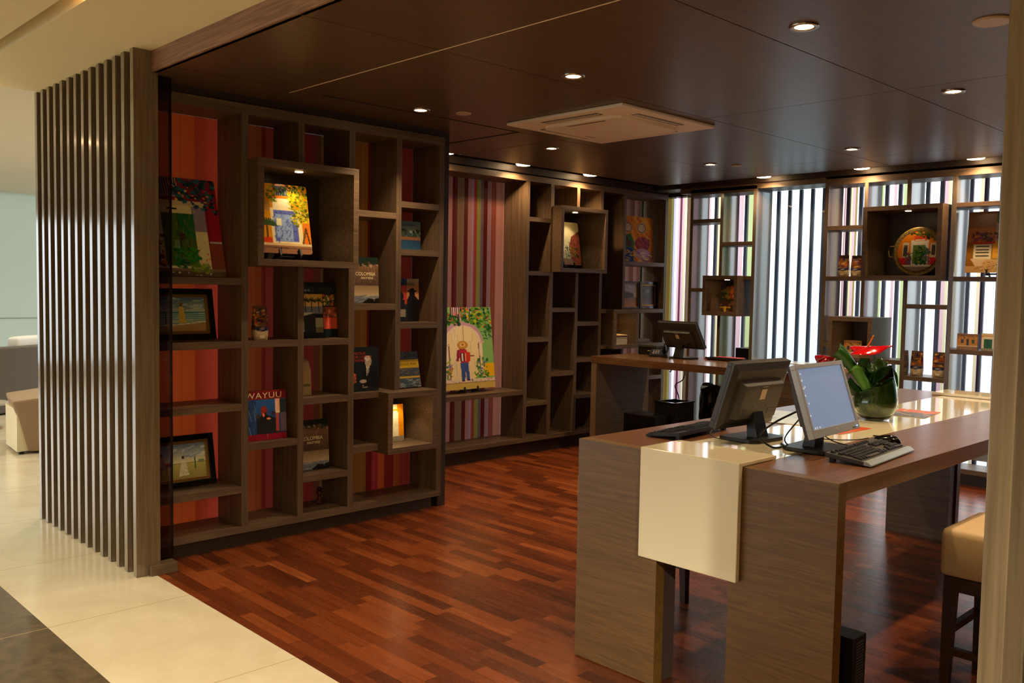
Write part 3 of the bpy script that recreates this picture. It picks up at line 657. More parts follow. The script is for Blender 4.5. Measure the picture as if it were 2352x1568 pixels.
cable([(3.40,1.80,z+.12),(3.36,1.84,z+.04),(3.40,1.83,z),(3.45,1.82,z+.001)], 'thinner black cable hanging beside the thick looped one', .003)
cable([(3.42,2.23,z+.02),(3.36,2.20,z+.012),(3.33,2.16,z+.004),(3.345,2.14,z)], 'black cable from the left keyboard to the dark monitor base', .0022)
cable([(7.02,5.16,z),(7.0,5.05,z+.004),(7.05,5.1,z),(7.12,5.04,z+.008),(7.2,5.05,z+.02)], 'black cable tangle between telephone and rear monitor', .004)
cable([(7.51,5.42,.78),(7.56,5.36,.86),(7.60,5.3,.80),(7.62,5.34,.70),(7.58,5.4,.64),(7.6,5.36,.5),(7.55,5.3,.2),(7.3,5.4,.45)], 'cable bundle hanging behind the rear counter', .006)

# ================================================================== painted pictures
class Cv:
    def __init__(s, w, h, c=(128,128,128)):
        s.w, s.h = w, h; s.a = np.zeros((h, w, 3)); s.a[:] = c
        s.U, s.V = np.meshgrid((np.arange(w)+.5)/w, (np.arange(h)+.5)/h)
    def m(s, mask, c, al=1.0): s.a[mask] = s.a[mask]*(1-al)+np.array(c)*al; return s
    def rect(s, x0, y0, x1, y1, c, al=1): return s.m((s.U >= x0)&(s.U < x1)&(s.V >= y0)&(s.V < y1), c, al)
    def ell(s, cx, cy, rx, ry, c, al=1): return s.m(((s.U-cx)/rx)**2+((s.V-cy)/ry)**2 <= 1, c, al)
    def poly(s, p, c, al=1):
        ins = np.zeros(s.U.shape, bool); n = len(p)
        for i in range(n):
            (x1, y1), (x2, y2) = p[i], p[(i+1) % n]
            if y1 == y2: continue
            cr = ((y1 > s.V) != (y2 > s.V)) & (s.U < (x2-x1)*(s.V-y1)/(y2-y1)+x1); ins ^= cr
        return s.m(ins, c, al)
    def line(s, x0, y0, x1, y1, w, c, al=1):
        dx, dy = x1-x0, y1-y0; L2 = dx*dx+dy*dy+1e-9; t = np.clip(((s.U-x0)*dx+(s.V-y0)*dy)/L2, 0, 1)
        return s.m(np.hypot((s.U-x0-t*dx), (s.V-y0-t*dy)*s.h/s.w) < w, c, al)
    def grad(s, x0, y0, x1, y1, c0, c1):
        mk = (s.U >= x0)&(s.U < x1)&(s.V >= y0)&(s.V < y1); t = ((s.V-y0)/(y1-y0))[mk][:, None]
        s.a[mk] = np.array(c0)*(1-t)+np.array(c1)*t; return s
    def dots(s, n, box, cols, r=(.008,.03), shape=None, al=.9):
        for _ in range(n):
            x = RNG.uniform(box[0], box[2]); y = RNG.uniform(box[1], box[3])
            if shape and not shape(x, y): continue
            q = RNG.uniform(*r); s.ell(x, y, q, q*RNG.uniform(.5,1.3)*s.w/s.h, cols[RNG.randint(len(cols))], al)
        return s
    def strokes(s, n, box, cols, ln=.05, w=.006, ang=None, al=.8):
        for _ in range(n):
            x = RNG.uniform(box[0], box[2]); y = RNG.uniform(box[1], box[3]); a = RNG.uniform(0, PI) if ang is None else ang+RNG.uniform(-.2,.2)
            s.line(x, y, x+math.cos(a)*ln, y+math.sin(a)*ln, w, cols[RNG.randint(len(cols))], al)
        return s
    def noise(s, k=10):
        s.a += RNG.normal(0, k, (s.h, s.w, 1)); s.a = np.clip(s.a, 0, 255); return s
    def at(s, u, v):
        i = min(s.h-1, max(0, int(v*s.h))); j = min(s.w-1, max(0, int(u*s.w))); return lin(tuple(s.a[i, j]))
    def linear(s):
        a = np.clip(s.a, 0, 255)/255; return np.where(a <= .04045, a/12.92, ((a+.055)/1.055)**2.4)

def board(parent, name, cv, w, h, t=.012, body=None, corner=0, y=None, x0=None, z0=0, front=PR):
    """painted board: front facing -y at y=-t, resting on z0; body behind"""
    yf = -t if y is None else y; xl = -w/2 if x0 is None else x0
    H, Wd = cv.h, cv.w; a = cv.linear()
    xs_ = np.linspace(xl, xl+w, Wd+1); zs_ = np.linspace(z0+h, z0, H+1)
    Xg, Zg = np.meshgrid(xs_, zs_); n = (Wd+1)*(H+1)
    co = np.zeros((n, 3)); co[:, 0] = Xg.ravel(); co[:, 1] = yf; co[:, 2] = Zg.ravel()
    col = np.ones((H+1, Wd+1, 4)); ap = np.pad(a, ((0,1),(0,1),(0,0)), 'edge'); col[:, :, :3] = ap
    fs = []
    for i in range(H):
        for j in range(Wd):
            if corner:
                cx = (j+.5)/Wd*w; cz = (i+.5)/H*h; dx = max(corner-cx, cx-(w-corner), 0); dz = max(corner-cz, cz-(h-corner), 0)
                if dx*dx+dz*dz > corner*corner: continue
            k = i*(Wd+1)+j; fs.append((k, k+Wd+1, k+Wd+2, k+1))
    vs = co.tolist(); o_ = len(vs); e = .0
    if corner:
        pts = []
        for (cx, cz, a0) in ((xl+w-corner, z0+corner, -PI/2),(xl+w-corner, z0+h-corner, 0),(xl+corner, z0+h-corner, PI/2),(xl+corner, z0+corner, PI)):
            for q in range(5): pts.append((cx+corner*math.cos(a0+q*PI/8), cz+corner*math.sin(a0+q*PI/8)))
    else: pts = [(xl,z0),(xl+w,z0),(xl+w,z0+h),(xl,z0+h)]
    np_ = len(pts); vs += [(p[0], yf+.0006, p[1]) for p in pts]+[(p[0], yf+t, p[1]) for p in pts]
    bf = [tuple(o_+i for i in range(np_)), tuple(o_+np_+i for i in range(np_))[::-1]]+[(o_+i, o_+np_+i, o_+np_+(i+1) % np_, o_+(i+1) % np_) for i in range(np_)]
    me = bpy.data.meshes.new(name); me.from_pydata(vs, [], fs+bf); me.materials.append(front); me.materials.append(body or BLACK)
    me.polygons.foreach_set('material_index', [0]*len(fs)+[1]*len(bf))
    ca = me.color_attributes.new('Col', 'FLOAT_COLOR', 'POINT')
    full = np.ones((len(vs), 4)); full[:n] = col.reshape(-1, 4); ca.data.foreach_set('color', full.ravel()); me.update()
    o = bpy.data.objects.new(name, me); C.objects.link(o)
    if parent: o.parent = parent
    return o

def easel(parent, w=.12, t=.012):
    """small black plate stand, two hooked feet in front"""
    for sx in (-1, 1):
        MB().prism([(.05,-.030),(.02,-.024),(-.045,-.030),(-.052,-.018),(-.046,.022),(-.034,.022),(-.034,-.004),(-.026,-.001),(.0,-.001),(.0,.05),(.012,.05),(.02,.0),(.05,-.02)], sx*w/2-.006, sx*w/2+.006, 0).build('foot', BLACK, parent, world=False)
    MB().box(-w/2,w/2,.002,.012,-.018,-.004).build('stand_bar', BLACK, parent, world=False)

def leaves(cv, box, n, pal, r=(.012,.035), shape=None): return cv.dots(n, box, pal, r, shape)
GRN = [(30,70,24),(54,104,30),(96,140,34),(150,170,44),(22,48,26)]
# --- paint functions
def p_green_door():
    c = Cv(96, 168, (110,22,38)); c.noise(5)
    c.rect(0,.0,.42,.2,(60,30,40)); 
    for i in range(9): c.line(.14+i*.035,.0,.16+i*.035,.17,.006,(150,140,120))
    c.rect(.05,.17,.52,.20,(120,112,104))
    c.rect(0,.24,.8,.30,(176,160,120)); c.poly([(.0,.29),(.8,.29),(.8,.92),(.0,.92)],(190,180,136))
    c.poly([(.60,.29),(.80,.29),(.80,.55),(.62,.55)],(120,108,128)); c.rect(.84,.24,1,.64,(128,16,34)); c.rect(.0,.32,.08,.9,(70,20,40))
    c.rect(.16,.37,.62,.90,(56,84,22)); c.rect(.40,.37,.62,.62,(20,84,40)); c.strokes(90,(.16,.38,.6,.86),[(76,100,24),(34,60,20),(90,90,30)],.05,.006,PI/2)
    c.line(.39,.37,.39,.90,.006,(20,30,14)); c.ell(.42,.60,.05,.04,(50,40,16)); c.rect(.30,.64,.38,.72,(90,110,80)); c.rect(.25,.315,.40,.335,(24,26,22))
    leaves(c,(.30,.72,.66,.92),90,[(20,90,30),(34,120,36),(14,60,30)]); leaves(c,(.35,0,1,.36),170,[(12,44,52),(26,84,92),(16,30,44),(30,60,70)],(.015,.04),lambda x,y: y < .1+.3*x)
    c.dots(16,(.35,.08,1,.36),[(206,120,30),(230,170,60)],(.01,.02)); leaves(c,(0,.6,.14,.9),26,[(90,30,20),(40,60,24),(200,110,30)])
    c.dots(10,(.58,.5,.8,.88),[(180,40,40),(210,80,70)],(.008,.016)); c.rect(.82,.64,1,.92,(110,52,36)); c.rect(.82,.64,1,.66,(150,150,150))
    c.rect(0,.92,1,.955,(110,88,70)); c.rect(0,.955,1,1,(78,62,40)); c.dots(8,(.1,.96,.8,.99),[(220,220,220)],(.006,.014))
    leaves(c,(.5,.87,.8,.96),40,[(80,110,30),(120,140,40)]); c.a = np.clip(c.a*1.3, 0, 255); return c
def p_blue_door():
    c = Cv(84, 118, (226,150,26)); c.strokes(60,(0,0,1,.7),[(240,176,40),(206,128,20),(232,110,30)],.08,.02,1.2,.5)
    c.rect(.30,.0,.66,.16,(214,120,24)); c.rect(.36,.03,.62,.17,(36,50,80)); 
    for i in range(7): c.rect(.38+i*.035,.05,.392+i*.035,.16,(150,160,190))
    c.rect(.28,.18,.68,.21,(232,120,30)); c.rect(.30,.21,.66,.36,(236,220,180)); c.rect(.24,.36,.84,.86,(240,222,170))
    c.rect(.30,.38,.76,.83,(96,108,190)); c.rect(.33,.44,.66,.82,(150,176,222)); c.strokes(50,(.32,.44,.7,.8),[(80,90,180),(170,196,232),(120,130,200)],.06,.012,2.2,.6)
    for x in (.36,.44,.52,.60,.68,.72): 
        for y in (.42,.68,.80): c.ell(x,y,.010,.008,(20,24,60))
    c.rect(.34,.50,.44,.60,(246,240,190)); c.rect(.14,.26,.24,.40,(190,140,70)); c.rect(.06,.26,.10,.34,(30,24,20))
    leaves(c,(.26,0,1,.14),90,[(30,50,24),(60,90,30),(120,120,30)],(.012,.03)); leaves(c,(.62,.12,1,.60),260,[(190,180,30),(230,206,40),(150,150,30),(80,90,24)],(.012,.032),lambda x,y: abs(x-.9) < .3 and y < .6)
    leaves(c,(.2,.05,.36,.3),30,[(90,110,30),(150,150,40)]); c.rect(.86,.55,1,.9,(224,120,30)); c.poly([(.90,.62),(.97,.9),(1,.9),(.93,.62)],(70,50,30)); c.poly([(.90,.62),(.8,.9),(.84,.9),(.93,.66)],(110,80,40))
    for a in np.linspace(-2.9,-.2,13): c.line(.15,.60,.15+.19*math.cos(a),.60+.12*math.sin(a)+.03,.016,(60,90,50))
    c.line(.15,.6,.15,.78,.02,(100,70,40)); c.rect(.06,.78,.24,.86,(220,70,24)); c.rect(0,.86,1,.89,(226,196,140)); c.rect(0,.89,1,1,(150,106,76)); c.line(0,.92,1,.93,.008,(80,60,50)); c.line(.38,.92,.38,1,.01,(40,20,16)); c.ell(.74,.98,.045,.045,(20,14,12))
    return c.noise(5)
def p_beach():
    c = Cv(72, 54, (110,130,130)); c.grad(0,0,1,.42,(60,86,104),(150,160,140)); c.strokes(30,(0,0,1,.35),[(170,176,166),(70,96,120)],.15,.02,.1,.5)
    c.grad(0,.42,1,.76,(46,104,120),(110,144,130)); 
    for y in (.5,.56,.62,.68,.73): c.line(0,y,1,y-.02,.008,(190,196,180),.7)
    c.poly([(0,.82),(.5,.80),(.8,.72),(1,.72),(1,1),(0,1)],(150,120,70)); c.line(0,.83,.5,.80,.012,(210,206,180)); c.line(.5,.80,1,.72,.012,(210,206,180))
    c.poly([(.46,.28),(.56,.28),(.60,.76),(.44,.76)],(176,150,60)); c.ell(.51,.22,.03,.04,(80,50,30)); c.poly([(.44,.2),(.58,.2),(.51,.14)],(110,80,40)); c.rect(.16,.52,.20,.76,(80,60,60)); c.ell(.18,.5,.02,.03,(60,40,30))
    c.a = np.clip(c.a*1.3, 0, 255); return c.noise(6)
def p_rider():
    c = Cv(72, 54, (150,150,110)); c.grad(0,0,1,.55,(90,110,140),(196,190,150)); c.strokes(24,(0,0,1,.4),[(190,190,190),(110,126,150)],.25,.02,-.3,.6)
    c.grad(0,.55,1,1,(166,160,90),(130,120,66)); c.rect(0,.55,1,.58,(96,116,66)); c.line(.78,.42,.78,.74,.012,(50,90,50)); c.rect(.85,.5,.97,.6,(110,120,80))
    c.poly([(.50,.46),(.57,.46),(.64,.92),(.42,.94)],(196,186,160)); c.ell(.53,.40,.03,.05,(60,36,24)); c.dots(30,(.44,.5,.62,.9),[(150,130,110)],(.005,.01)); 
    c.ell(.08,.62,.14,.10,(120,100,80)); c.rect(.04,.62,.08,.92,(110,90,70)); c.rect(.16,.62,.19,.9,(110,90,70)); c.poly([(.02,.34),(.14,.34),(.16,.62),(.0,.62)],(150,120,110)); c.ell(.08,.28,.04,.06,(90,50,30)); c.poly([(.16,.52),(.32,.5),(.30,.62),(.18,.64)],(90,80,70)); c.ell(.20,.55,.03,.03,(190,50,30))
    c.a = np.clip(c.a*1.3, 0, 255); return c.noise(6)
def p_accordion():
    c = Cv(100, 150, (136,190,110)); c.noise(4)
    c.rect(0,.72,.2,.88,(226,160,20)); c.rect(.80,.70,1,.86,(244,190,20)); c.rect(.24,0,.62,.15,(120,60,80))
    for i in range(11): c.rect(.27+i*.034,.01,.284+i*.034,.14,(236,214,226))
    c.rect(.34,.14,.62,.165,(226,196,216)); c.ell(.44,.42,.37,.24,(206,158,190)); c.rect(.08,.44,.80,.88,(246,226,190)); c.ell(.44,.44,.34,.215,(240,220,196))
    c.ell(.45,.46,.27,.215,(240,214,160)); c.rect(.18,.44,.72,.88,(244,220,166)); c.ell(.45,.46,.27,.215,(246,226,176)); c.strokes(46,(.2,.26,.7,.84),[(220,190,120),(196,196,206),(250,240,210)],.09,.008,PI/2,.6)
    c.line(.455,.24,.455,.88,.005,(150,116,70)); c.line(.18,.45,.18,.88,.008,(120,84,90)); c.line(.73,.45,.75,.88,.008,(120,84,90)); c.rect(.06,.455,.2,.475,(230,190,180)); c.rect(.72,.43,.84,.45,(230,190,180))
    leaves(c,(.42,0,1,.30),260,[(30,90,34),(60,130,40),(120,170,30),(200,200,40),(14,60,50)],(.012,.035),lambda x,y: y < .30*(x-.2)+.08); c.dots(26,(.45,.0,1,.26),[(230,90,40),(240,150,40)],(.01,.02),lambda x,y: y < .30*(x-.2)+.05)
    leaves(c,(.14,.08,.40,.22),60,[(30,90,34),(90,140,40),(20,60,40)]); c.dots(8,(.15,.08,.4,.2),[(230,90,40)],(.01,.018)); leaves(c,(.8,.28,1,.40),26,[(60,110,60)],(.01,.02)); c.rect(0,.17,.05,.235,(240,176,20))
    leaves(c,(.06,.62,.22,.90),60,[(60,120,50),(160,180,60),(210,120,60),(130,120,170)],(.01,.024)); leaves(c,(.68,.62,.88,.90),60,[(40,110,50),(120,160,60),(120,120,190)],(.01,.024)); leaves(c,(.62,.78,.9,.89),50,[(30,100,40),(120,180,60)],(.01,.022))
    c.rect(0,.88,1,.925,(232,214,190)); c.rect(0,.92,1,.93,(120,84,70)); c.rect(0,.93,1,1,(206,176,90)); c.dots(30,(.05,.885,.95,.92),[(220,120,120),(90,100,140)],(.006,.014))
    c.poly([(.37,.68),(.52,.68),(.53,.90),(.475,.90),(.46,.75),(.44,.90),(.385,.90)],(60,84,160)); c.poly([(.34,.52),(.50,.52),(.53,.68),(.38,.68)],(200,40,70)); c.poly([(.32,.53),(.37,.53),(.35,.66),(.30,.66)],(150,30,60))
    c.rect(.38,.56,.45,.665,(40,20,20)); c.rect(.45,.555,.56,.665,(220,60,30)); c.rect(.475,.565,.485,.66,(250,220,180)); c.rect(.40,.57,.43,.66,(240,230,220)); c.line(.56,.60,.63,.60,.01,(110,60,40))
    c.ell(.42,.50,.06,.035,(150,50,50)); c.ell(.43,.465,.10,.05,(206,150,60)); c.ell(.43,.462,.055,.028,(240,196,110)); c.ell(.43,.46,.02,.012,(150,96,40)); c.rect(.38,.895,.44,.907,(90,30,20)); c.rect(.48,.89,.54,.90,(90,30,20))
    return c
def p_street():
    c = Cv(70, 90, (200,196,150)); c.grad(0,0,1,.7,(200,190,140),(236,226,190)); c.poly([(0,.12),(.30,.3),(.34,.9),(0,.9)],(150,96,50)); c.strokes(60,(0,.2,.32,.86),[(60,70,100),(190,120,60),(230,190,130),(90,50,30)],.06,.016,.1)
    c.poly([(1,.2),(.74,.34),(.62,.6),(.66,.9),(1,1)],(140,70,50)); leaves(c,(.5,.55,.95,.82),70,[(70,90,30),(150,150,50),(40,60,30)]); c.poly([(.3,.86),(.62,.86),(1,1),(.2,1)],(150,100,56)); c.strokes(30,(.6,.4,1,.9),[(180,100,60),(90,40,40)],.08,.01,.6); return c.noise(6)
def p_hats():
    c = Cv(84, 92, (226,140,20)); c.strokes(120,(0,0,1,1),[(236,170,30),(214,100,16),(240,190,60),(200,80,20)],.1,.03,.8,.6)
    c.poly([(0,.45),(.3,.38),(.42,.6),(.36,.72),(0,.72)],(50,110,50)); c.ell(.12,.50,.09,.06,(70,40,30)); c.ell(.24,.60,.09,.07,(90,50,40)); c.poly([(0,.7),(.36,.7),(.38,1),(0,1)],(20,60,130)); c.strokes(40,(0,.7,.36,1),[(240,180,40),(20,90,150),(10,30,80)],.1,.012,.1)
    c.ell(.66,.60,.24,.16,(150,50,70)); c.strokes(30,(.46,.45,.86,.72),[(190,80,70),(110,40,70)],.08,.014,.5); c.ell(.66,.82,.22,.12,(190,150,170)); c.strokes(30,(.45,.72,.88,1),[(240,210,180),(150,110,160),(230,190,90)],.12,.014,.1)
    for cx in (.20,.64):
        for r_, cc in ((.15,(190,150,110)),(.12,(110,76,60)),(.10,(226,200,160)),(.06,(130,90,60)),(.045,(236,220,180)),(.02,(120,80,40))): c.ell(cx,.25,r_,r_*.8,cc)
    return c.noise(5)
def p_rock():
    c = Cv(40, 40, (120,120,120)); c.grad(0,0,1,.6,(90,100,120),(190,176,150)); c.poly([(0,.42),(.3,.36),(.8,.44),(.85,.62),(0,.66)],(50,40,34)); c.grad(0,.64,1,1,(130,84,30),(176,112,40)); c.strokes(14,(0,0,1,.3),[(180,180,180)],.2,.03,.2,.5); return c
def p_trees():
    c = Cv(44, 44, (40,34,28)); c.grad(0,.6,1,1,(60,40,18),(96,66,28)); c.strokes(40,(0,0,1,.5),[(90,84,70),(30,26,22),(120,110,90)],.12,.012,None,.7); c.ell(.5,.5,.2,.2,(50,44,36)); c.ell(.5,.3,.16,.1,(110,104,86)); return c
def p_plate():
    c = Cv(90, 90, (214,120,24)); c.rect(0,.66,.34,.9,(196,28,24)); c.rect(.72,.66,1,.9,(196,28,24)); c.rect(.12,.28,.28,.66,(206,190,150)); c.rect(.15,.34,.25,.62,(70,60,60)); c.rect(.80,.3,.94,.66,(206,190,150)); c.rect(.83,.34,.92,.6,(70,60,60))
    c.rect(.32,.22,.76,.84,(226,216,190)); c.rect(.38,.34,.68,.82,(96,120,56)); c.line(.52,.34,.52,.82,.006,(40,50,24)); c.rect(.40,.10,.70,.24,(206,70,30)); c.rect(.42,.20,.66,.23,(230,210,180))
    leaves(c,(.30,0,1,.34),150,[(30,56,26),(60,84,34),(20,36,26),(100,100,50)],(.015,.04),lambda x,y: y < .06+.3*abs(x-.35)); leaves(c,(.45,.4,.72,.84),110,[(30,80,30),(60,110,40),(20,56,30)]); leaves(c,(.2,.55,.36,.84),50,[(60,90,40),(130,60,50),(90,80,120)]); leaves(c,(.66,.4,.8,.8),40,[(60,90,60),(120,110,140)])
    c.dots(20,(.1,.2,1,.8),[(200,60,50),(230,190,60)],(.008,.014)); c.rect(0,.84,1,.89,(206,196,170)); c.rect(0,.89,1,1,(130,110,90)); return c.noise(5)
def p_tower():
    c = Cv(60, 90, (90,110,100)); c.rect(0,0,.44,.9,(150,96,20)); c.rect(.44,.2,1,.55,(180,170,150)); c.rect(0,.28,.44,.5,(200,120,30)); c.rect(.4,.5,1,.78,(230,170,40)); c.strokes(40,(.42,.6,1,.76),[(206,110,30),(236,150,50)],.08,.006,0)
    c.poly([(.46,.28),(.56,.2),(.86,.26),(.84,.32),(.46,.32)],(110,34,26)); c.line(.52,.3,.52,.44,.012,(90,40,30)); c.line(.78,.3,.76,.44,.012,(90,40,30)); leaves(c,(.08,.36,.44,.5),60,[(60,60,40),(140,60,80),(90,40,40)]); leaves(c,(.45,.38,.9,.5),50,[(120,50,70),(60,70,50),(170,80,100)])
    c.rect(.08,.50,.44,.53,(196,50,20)); c.rect(.12,.55,.38,.78,(236,226,190)); 
    for y in (.57,.62,.67,.72): c.rect(.15,y,.35,y+.022,(70,60,50))
    c.poly([(.08,.78),(.40,.78),(.28,.9),(.16,.9)],(226,200,160)); c.rect(0,.9,1,1,(206,160,96)); c.poly([(.3,.8),(1,.76),(1,1),(.2,1)],(216,176,110)); c.strokes(20,(.1,.85,1,.98),[(120,80,70)],.14,.006,-.3); return c.noise(5)
def p_house(seed=0):
    c = Cv(44, 36, (206,140,50)); c.rect(0,0,1,.2,(150,100,50)); c.rect(0,.8,1,1,(150,110,70)); c.rect(.2,.35,.34,.62,(60,60,80)); c.rect(.48,.32,.6,.8,(50,44,40)); c.rect(.72,.36,.86,.6,(60,90,60)); leaves(c,(0,.1,1,.3),30,[(90,80,40),(60,60,30),(196,150,60)]); c.rect(0,.76,1,.8,(226,206,160)); return c.noise(6)
def p_yellowdoor():
    c = Cv(30, 60, (238,150,20)); c.rect(0,0,.8,.14,(246,220,160)); c.rect(.1,.18,.8,.24,(250,240,210)); c.rect(.05,.24,.85,.86,(246,236,200)); c.rect(.12,.34,.55,.86,(20,96,60)); c.rect(.3,.34,.34,.86,(10,60,40)); c.rect(0,.86,1,1,(150,140,120)); return c.noise(4)
def p_secreta():
    c = Cv(60, 90, (60,46,36)); c.grad(0,.18,1,.62,(96,70,50),(60,46,38)); c.grad(0,.62,1,.84,(110,90,66),(150,130,100)); c.grad(0,.84,1,1,(110,110,116),(70,74,84)); c.strokes(60,(0,.18,1,.5),[(110,84,60),(70,50,40),(130,104,80)],.1,.012,1.2,.4)
    c.strokes(16,(0,.84,1,1),[(150,150,156),(60,64,74)],.2,.01,-.1,.6); c.rect(0,0,1,.16,(20,34,26)); c.dots(30,(0,.12,1,.2),[(140,110,90),(20,34,26),(80,60,44)],(.02,.05)); c.poly([(.5,1),(.68,.9),(.85,.92),(1,.89),(1,1)],(16,16,16)); c.rect(.12,.72,.15,.85,(24,20,20)); c.a = np.clip(c.a*1.25, 0, 255); return c.noise(4)
def p_colombia():
    c = Cv(80, 90, (16,28,30)); c.grad(0,.22,.62,.55,(190,150,70),(216,180,120)); c.rect(0,.45,.62,.58,(110,120,140))
    for x in (.18,.34,.52):
        c.line(x,.34,x,.54,.012,(50,50,30)); 
        for a in np.linspace(-3,0,7): c.line(x,.34,x+.10*math.cos(a),.34+.08*math.sin(a)+.03,.012,(50,56,28))
    c.rect(0,.56,.42,.72,(190,186,160)); c.poly([(.1,.62),(.42,.56),(.42,.92),(.14,.92)],(40,40,40)); c.rect(0,.72,.12,.9,(150,150,140)); c.rect(.42,.66,.62,.92,(150,146,120)); c.rect(.42,.82,.62,.92,(110,100,80))
    c.rect(.64,.22,1,.44,(50,40,30)); c.dots(30,(.66,.24,.98,.42),[(190,90,40),(90,100,50),(200,190,120)],(.015,.04)); c.rect(.64,.46,1,.66,(140,76,60)); c.dots(16,(.66,.48,.98,.64),[(190,110,80),(100,50,40)],(.02,.05)); c.rect(.64,.66,1,.86,(200,70,40)); 
    for x in (.68,.76,.84,.92): c.rect(x,.68,x+.02,.85,(150,110,120))
    c.a = np.clip(c.a*1.25, 0, 255); return c.noise(4)
def p_coast():
    c = Cv(44, 56, (80,100,110)); c.grad(0,0,1,.4,(90,130,150),(150,160,150)); c.dots(60,(0,.3,1,.58),[(40,50,34),(60,66,44),(30,36,28)],(.03,.08)); c.rect(0,.56,1,.66,(120,80,50)); c.grad(0,.66,1,1,(30,60,90),(40,80,110)); return c.noise(4)
def p_silhouettes():
    c = Cv(50, 80, (40,40,44)); c.rect(0,0,.5,.16,(30,60,110)); c.rect(.5,0,1,.16,(176,160,130)); c.rect(0,.16,.5,.6,(190,60,30)); c.rect(.5,.16,1,.7,(200,140,100)); c.poly([(.5,.5),(.6,.4),(.62,.24),(.8,.22),(.84,.4),(1,.5),(1,1),(.5,1)],(20,18,22)); c.ell(.72,.3,.2,.03,(20,18,22)); c.ell(.2,.42,.16,.12,(20,18,22)); c.rect(.05,.5,.4,1,(24,22,26)); c.rect(.2,.72,.45,.9,(150,140,120)); c.rect(0,.8,.14,.95,(200,80,40)); return c.noise(3)
def p_portrait():
    c = Cv(56, 84, (22,28,32)); c.ell(.1,.68,.12,.1,(170,80,40)); c.dots(14,(0,.6,.2,.8),[(220,110,50),(120,50,30)],(.02,.05)); c.poly([(.35,.92),(.42,.52),(.6,.42),(.9,.46),(1,.7),(1,.94)],(14,14,16)); c.poly([(.56,.44),(.68,.42),(.66,.56),(.58,.72)],(200,196,186)); c.line(.64,.5,.58,.7,.014,(30,30,34)); c.ell(.63,.33,.12,.13,(176,160,140)); c.ell(.60,.26,.1,.06,(210,204,192)); c.rect(.53,.34,.60,.345,(90,76,64)); c.ell(.45,.78,.12,.04,(180,160,140)); return c.noise(3)
def p_bands():
    c = Cv(50, 60, (60,70,80)); c.rect(0,.24,1,.46,(196,160,30)); c.rect(0,.7,1,.75,(196,160,30)); c.strokes(40,(0,.05,1,.2),[(90,96,100),(40,50,60)],.12,.014,0); c.strokes(40,(0,.48,1,.68),[(120,100,80),(50,56,70)],.1,.014,0); c.strokes(40,(0,.78,1,1),[(150,150,146),(50,90,120)],.14,.014,0); return c.noise(4)
def p_wayuu():
    c = Cv(76, 90, (96,14,26)); c.grad(0,.19,1,.88,(36,80,140),(24,50,90)); c.rect(0,.2,.24,.88,(26,54,96)); c.strokes(12,(0,.25,.2,.8),[(90,120,150),(40,70,110)],.2,.012,1.4,.7)
    c.poly([(.24,.55),(.5,.5),(.74,.58),(.84,.9),(.24,.88)],(26,30,32)); c.ell(.43,.42,.08,.1,(130,40,30)); c.poly([(.36,.5),(.48,.44),(.54,.66),(.34,.66)],(24,20,22)); c.ell(.42,.5,.025,.04,(200,110,80)); c.ell(.28,.52,.05,.05,(60,44,50)); c.ell(.66,.48,.05,.05,(50,40,50)); c.ell(.55,.58,.05,.02,(200,120,90)); c.rect(.73,.19,.86,.45,(206,160,140)); c.rect(.74,.44,.84,.48,(230,190,130)); c.rect(.74,.48,.82,.84,(150,60,60)); c.rect(.84,.2,1,.5,(40,50,60)); c.rect(.86,.48,1,.86,(96,80,100)); c.rect(0,.885,1,1,(116,10,34)); c.rect(0,0,1,.185,(96,14,26)); c.a = np.clip(c.a*1.25, 0, 255); return c.noise(3)

CREAM = mat('cream_lettering', (230,216,170), .5); CREAM2 = mat('white_lettering', (226,226,220), .5); REDT = mat('red_lettering', (190,64,34), .5); DKT = mat('dark_lettering', (36,40,50), .5); GREYT = mat('grey_lettering', (66,82,86), .5); OLT = mat('olive_lettering', (110,90,30), .5)
PAGES = mat('paper_block', (214,204,184), .8)
def book(x0, x1, yb, z0, h, tilt, cvf, label, t=.022, group='books standing in the near bookcase', body=None):
    w = x1-x0
    tt = thing('book', ((x0+x1)/2, yb, z0+.0008), label, 'book', group, (-tilt,0,0))
    board(tt, 'front_cover', cvf(), w, h, .003, body or BLACK, y=-t)
    MB().box(-w/2+.002,w/2-.004,-t+.0032,-.003,.003,h-.003).build('page_block', PAGES, tt, world=False)
    MB().box(-w/2,w/2,-.003,0,0,h).build('back_cover', body or BLACK, tt, world=False)
    return tt, w, h, -t-.0009
# books in the near bookcase
tt, w, h, y_ = book(2.635,2.903,5.06,.631,.31,.06,p_wayuu,'dark red book titled WAYUU with a blue photograph on its cover')
text(tt,'title','WAYUU',.052,(-.02,y_,h-.049),CREAM,'CENTER',1.25,spacing=1.08); text(tt,'subtitle','PEOPLE OF THE COLOMBIAN DESERT',.0125,(0,y_,h-.066+.012),REDT,'CENTER',1.1); text(tt,'author','SANTIAGO HARKER',.012,(.01,y_,h-.018+.006),REDT,'CENTER',1.4); text(tt,'publisher_mark','V\nE',.012,(-.0,y_,.03),CREAM,'CENTER')
tt, w, h, y_ = book(3.033,3.317,5.12,1.259,.362,.09,p_colombia,'dark square book reading This is COLOMBIA with palm tree photographs')
text(tt,'title','COLOMBIA',.054,(-.128+.02,y_,h-.068),GREYT,'LEFT',.82); text(tt,'subtitle','This is',.024,(-.12,y_-.0006,h-.060),CREAM2)
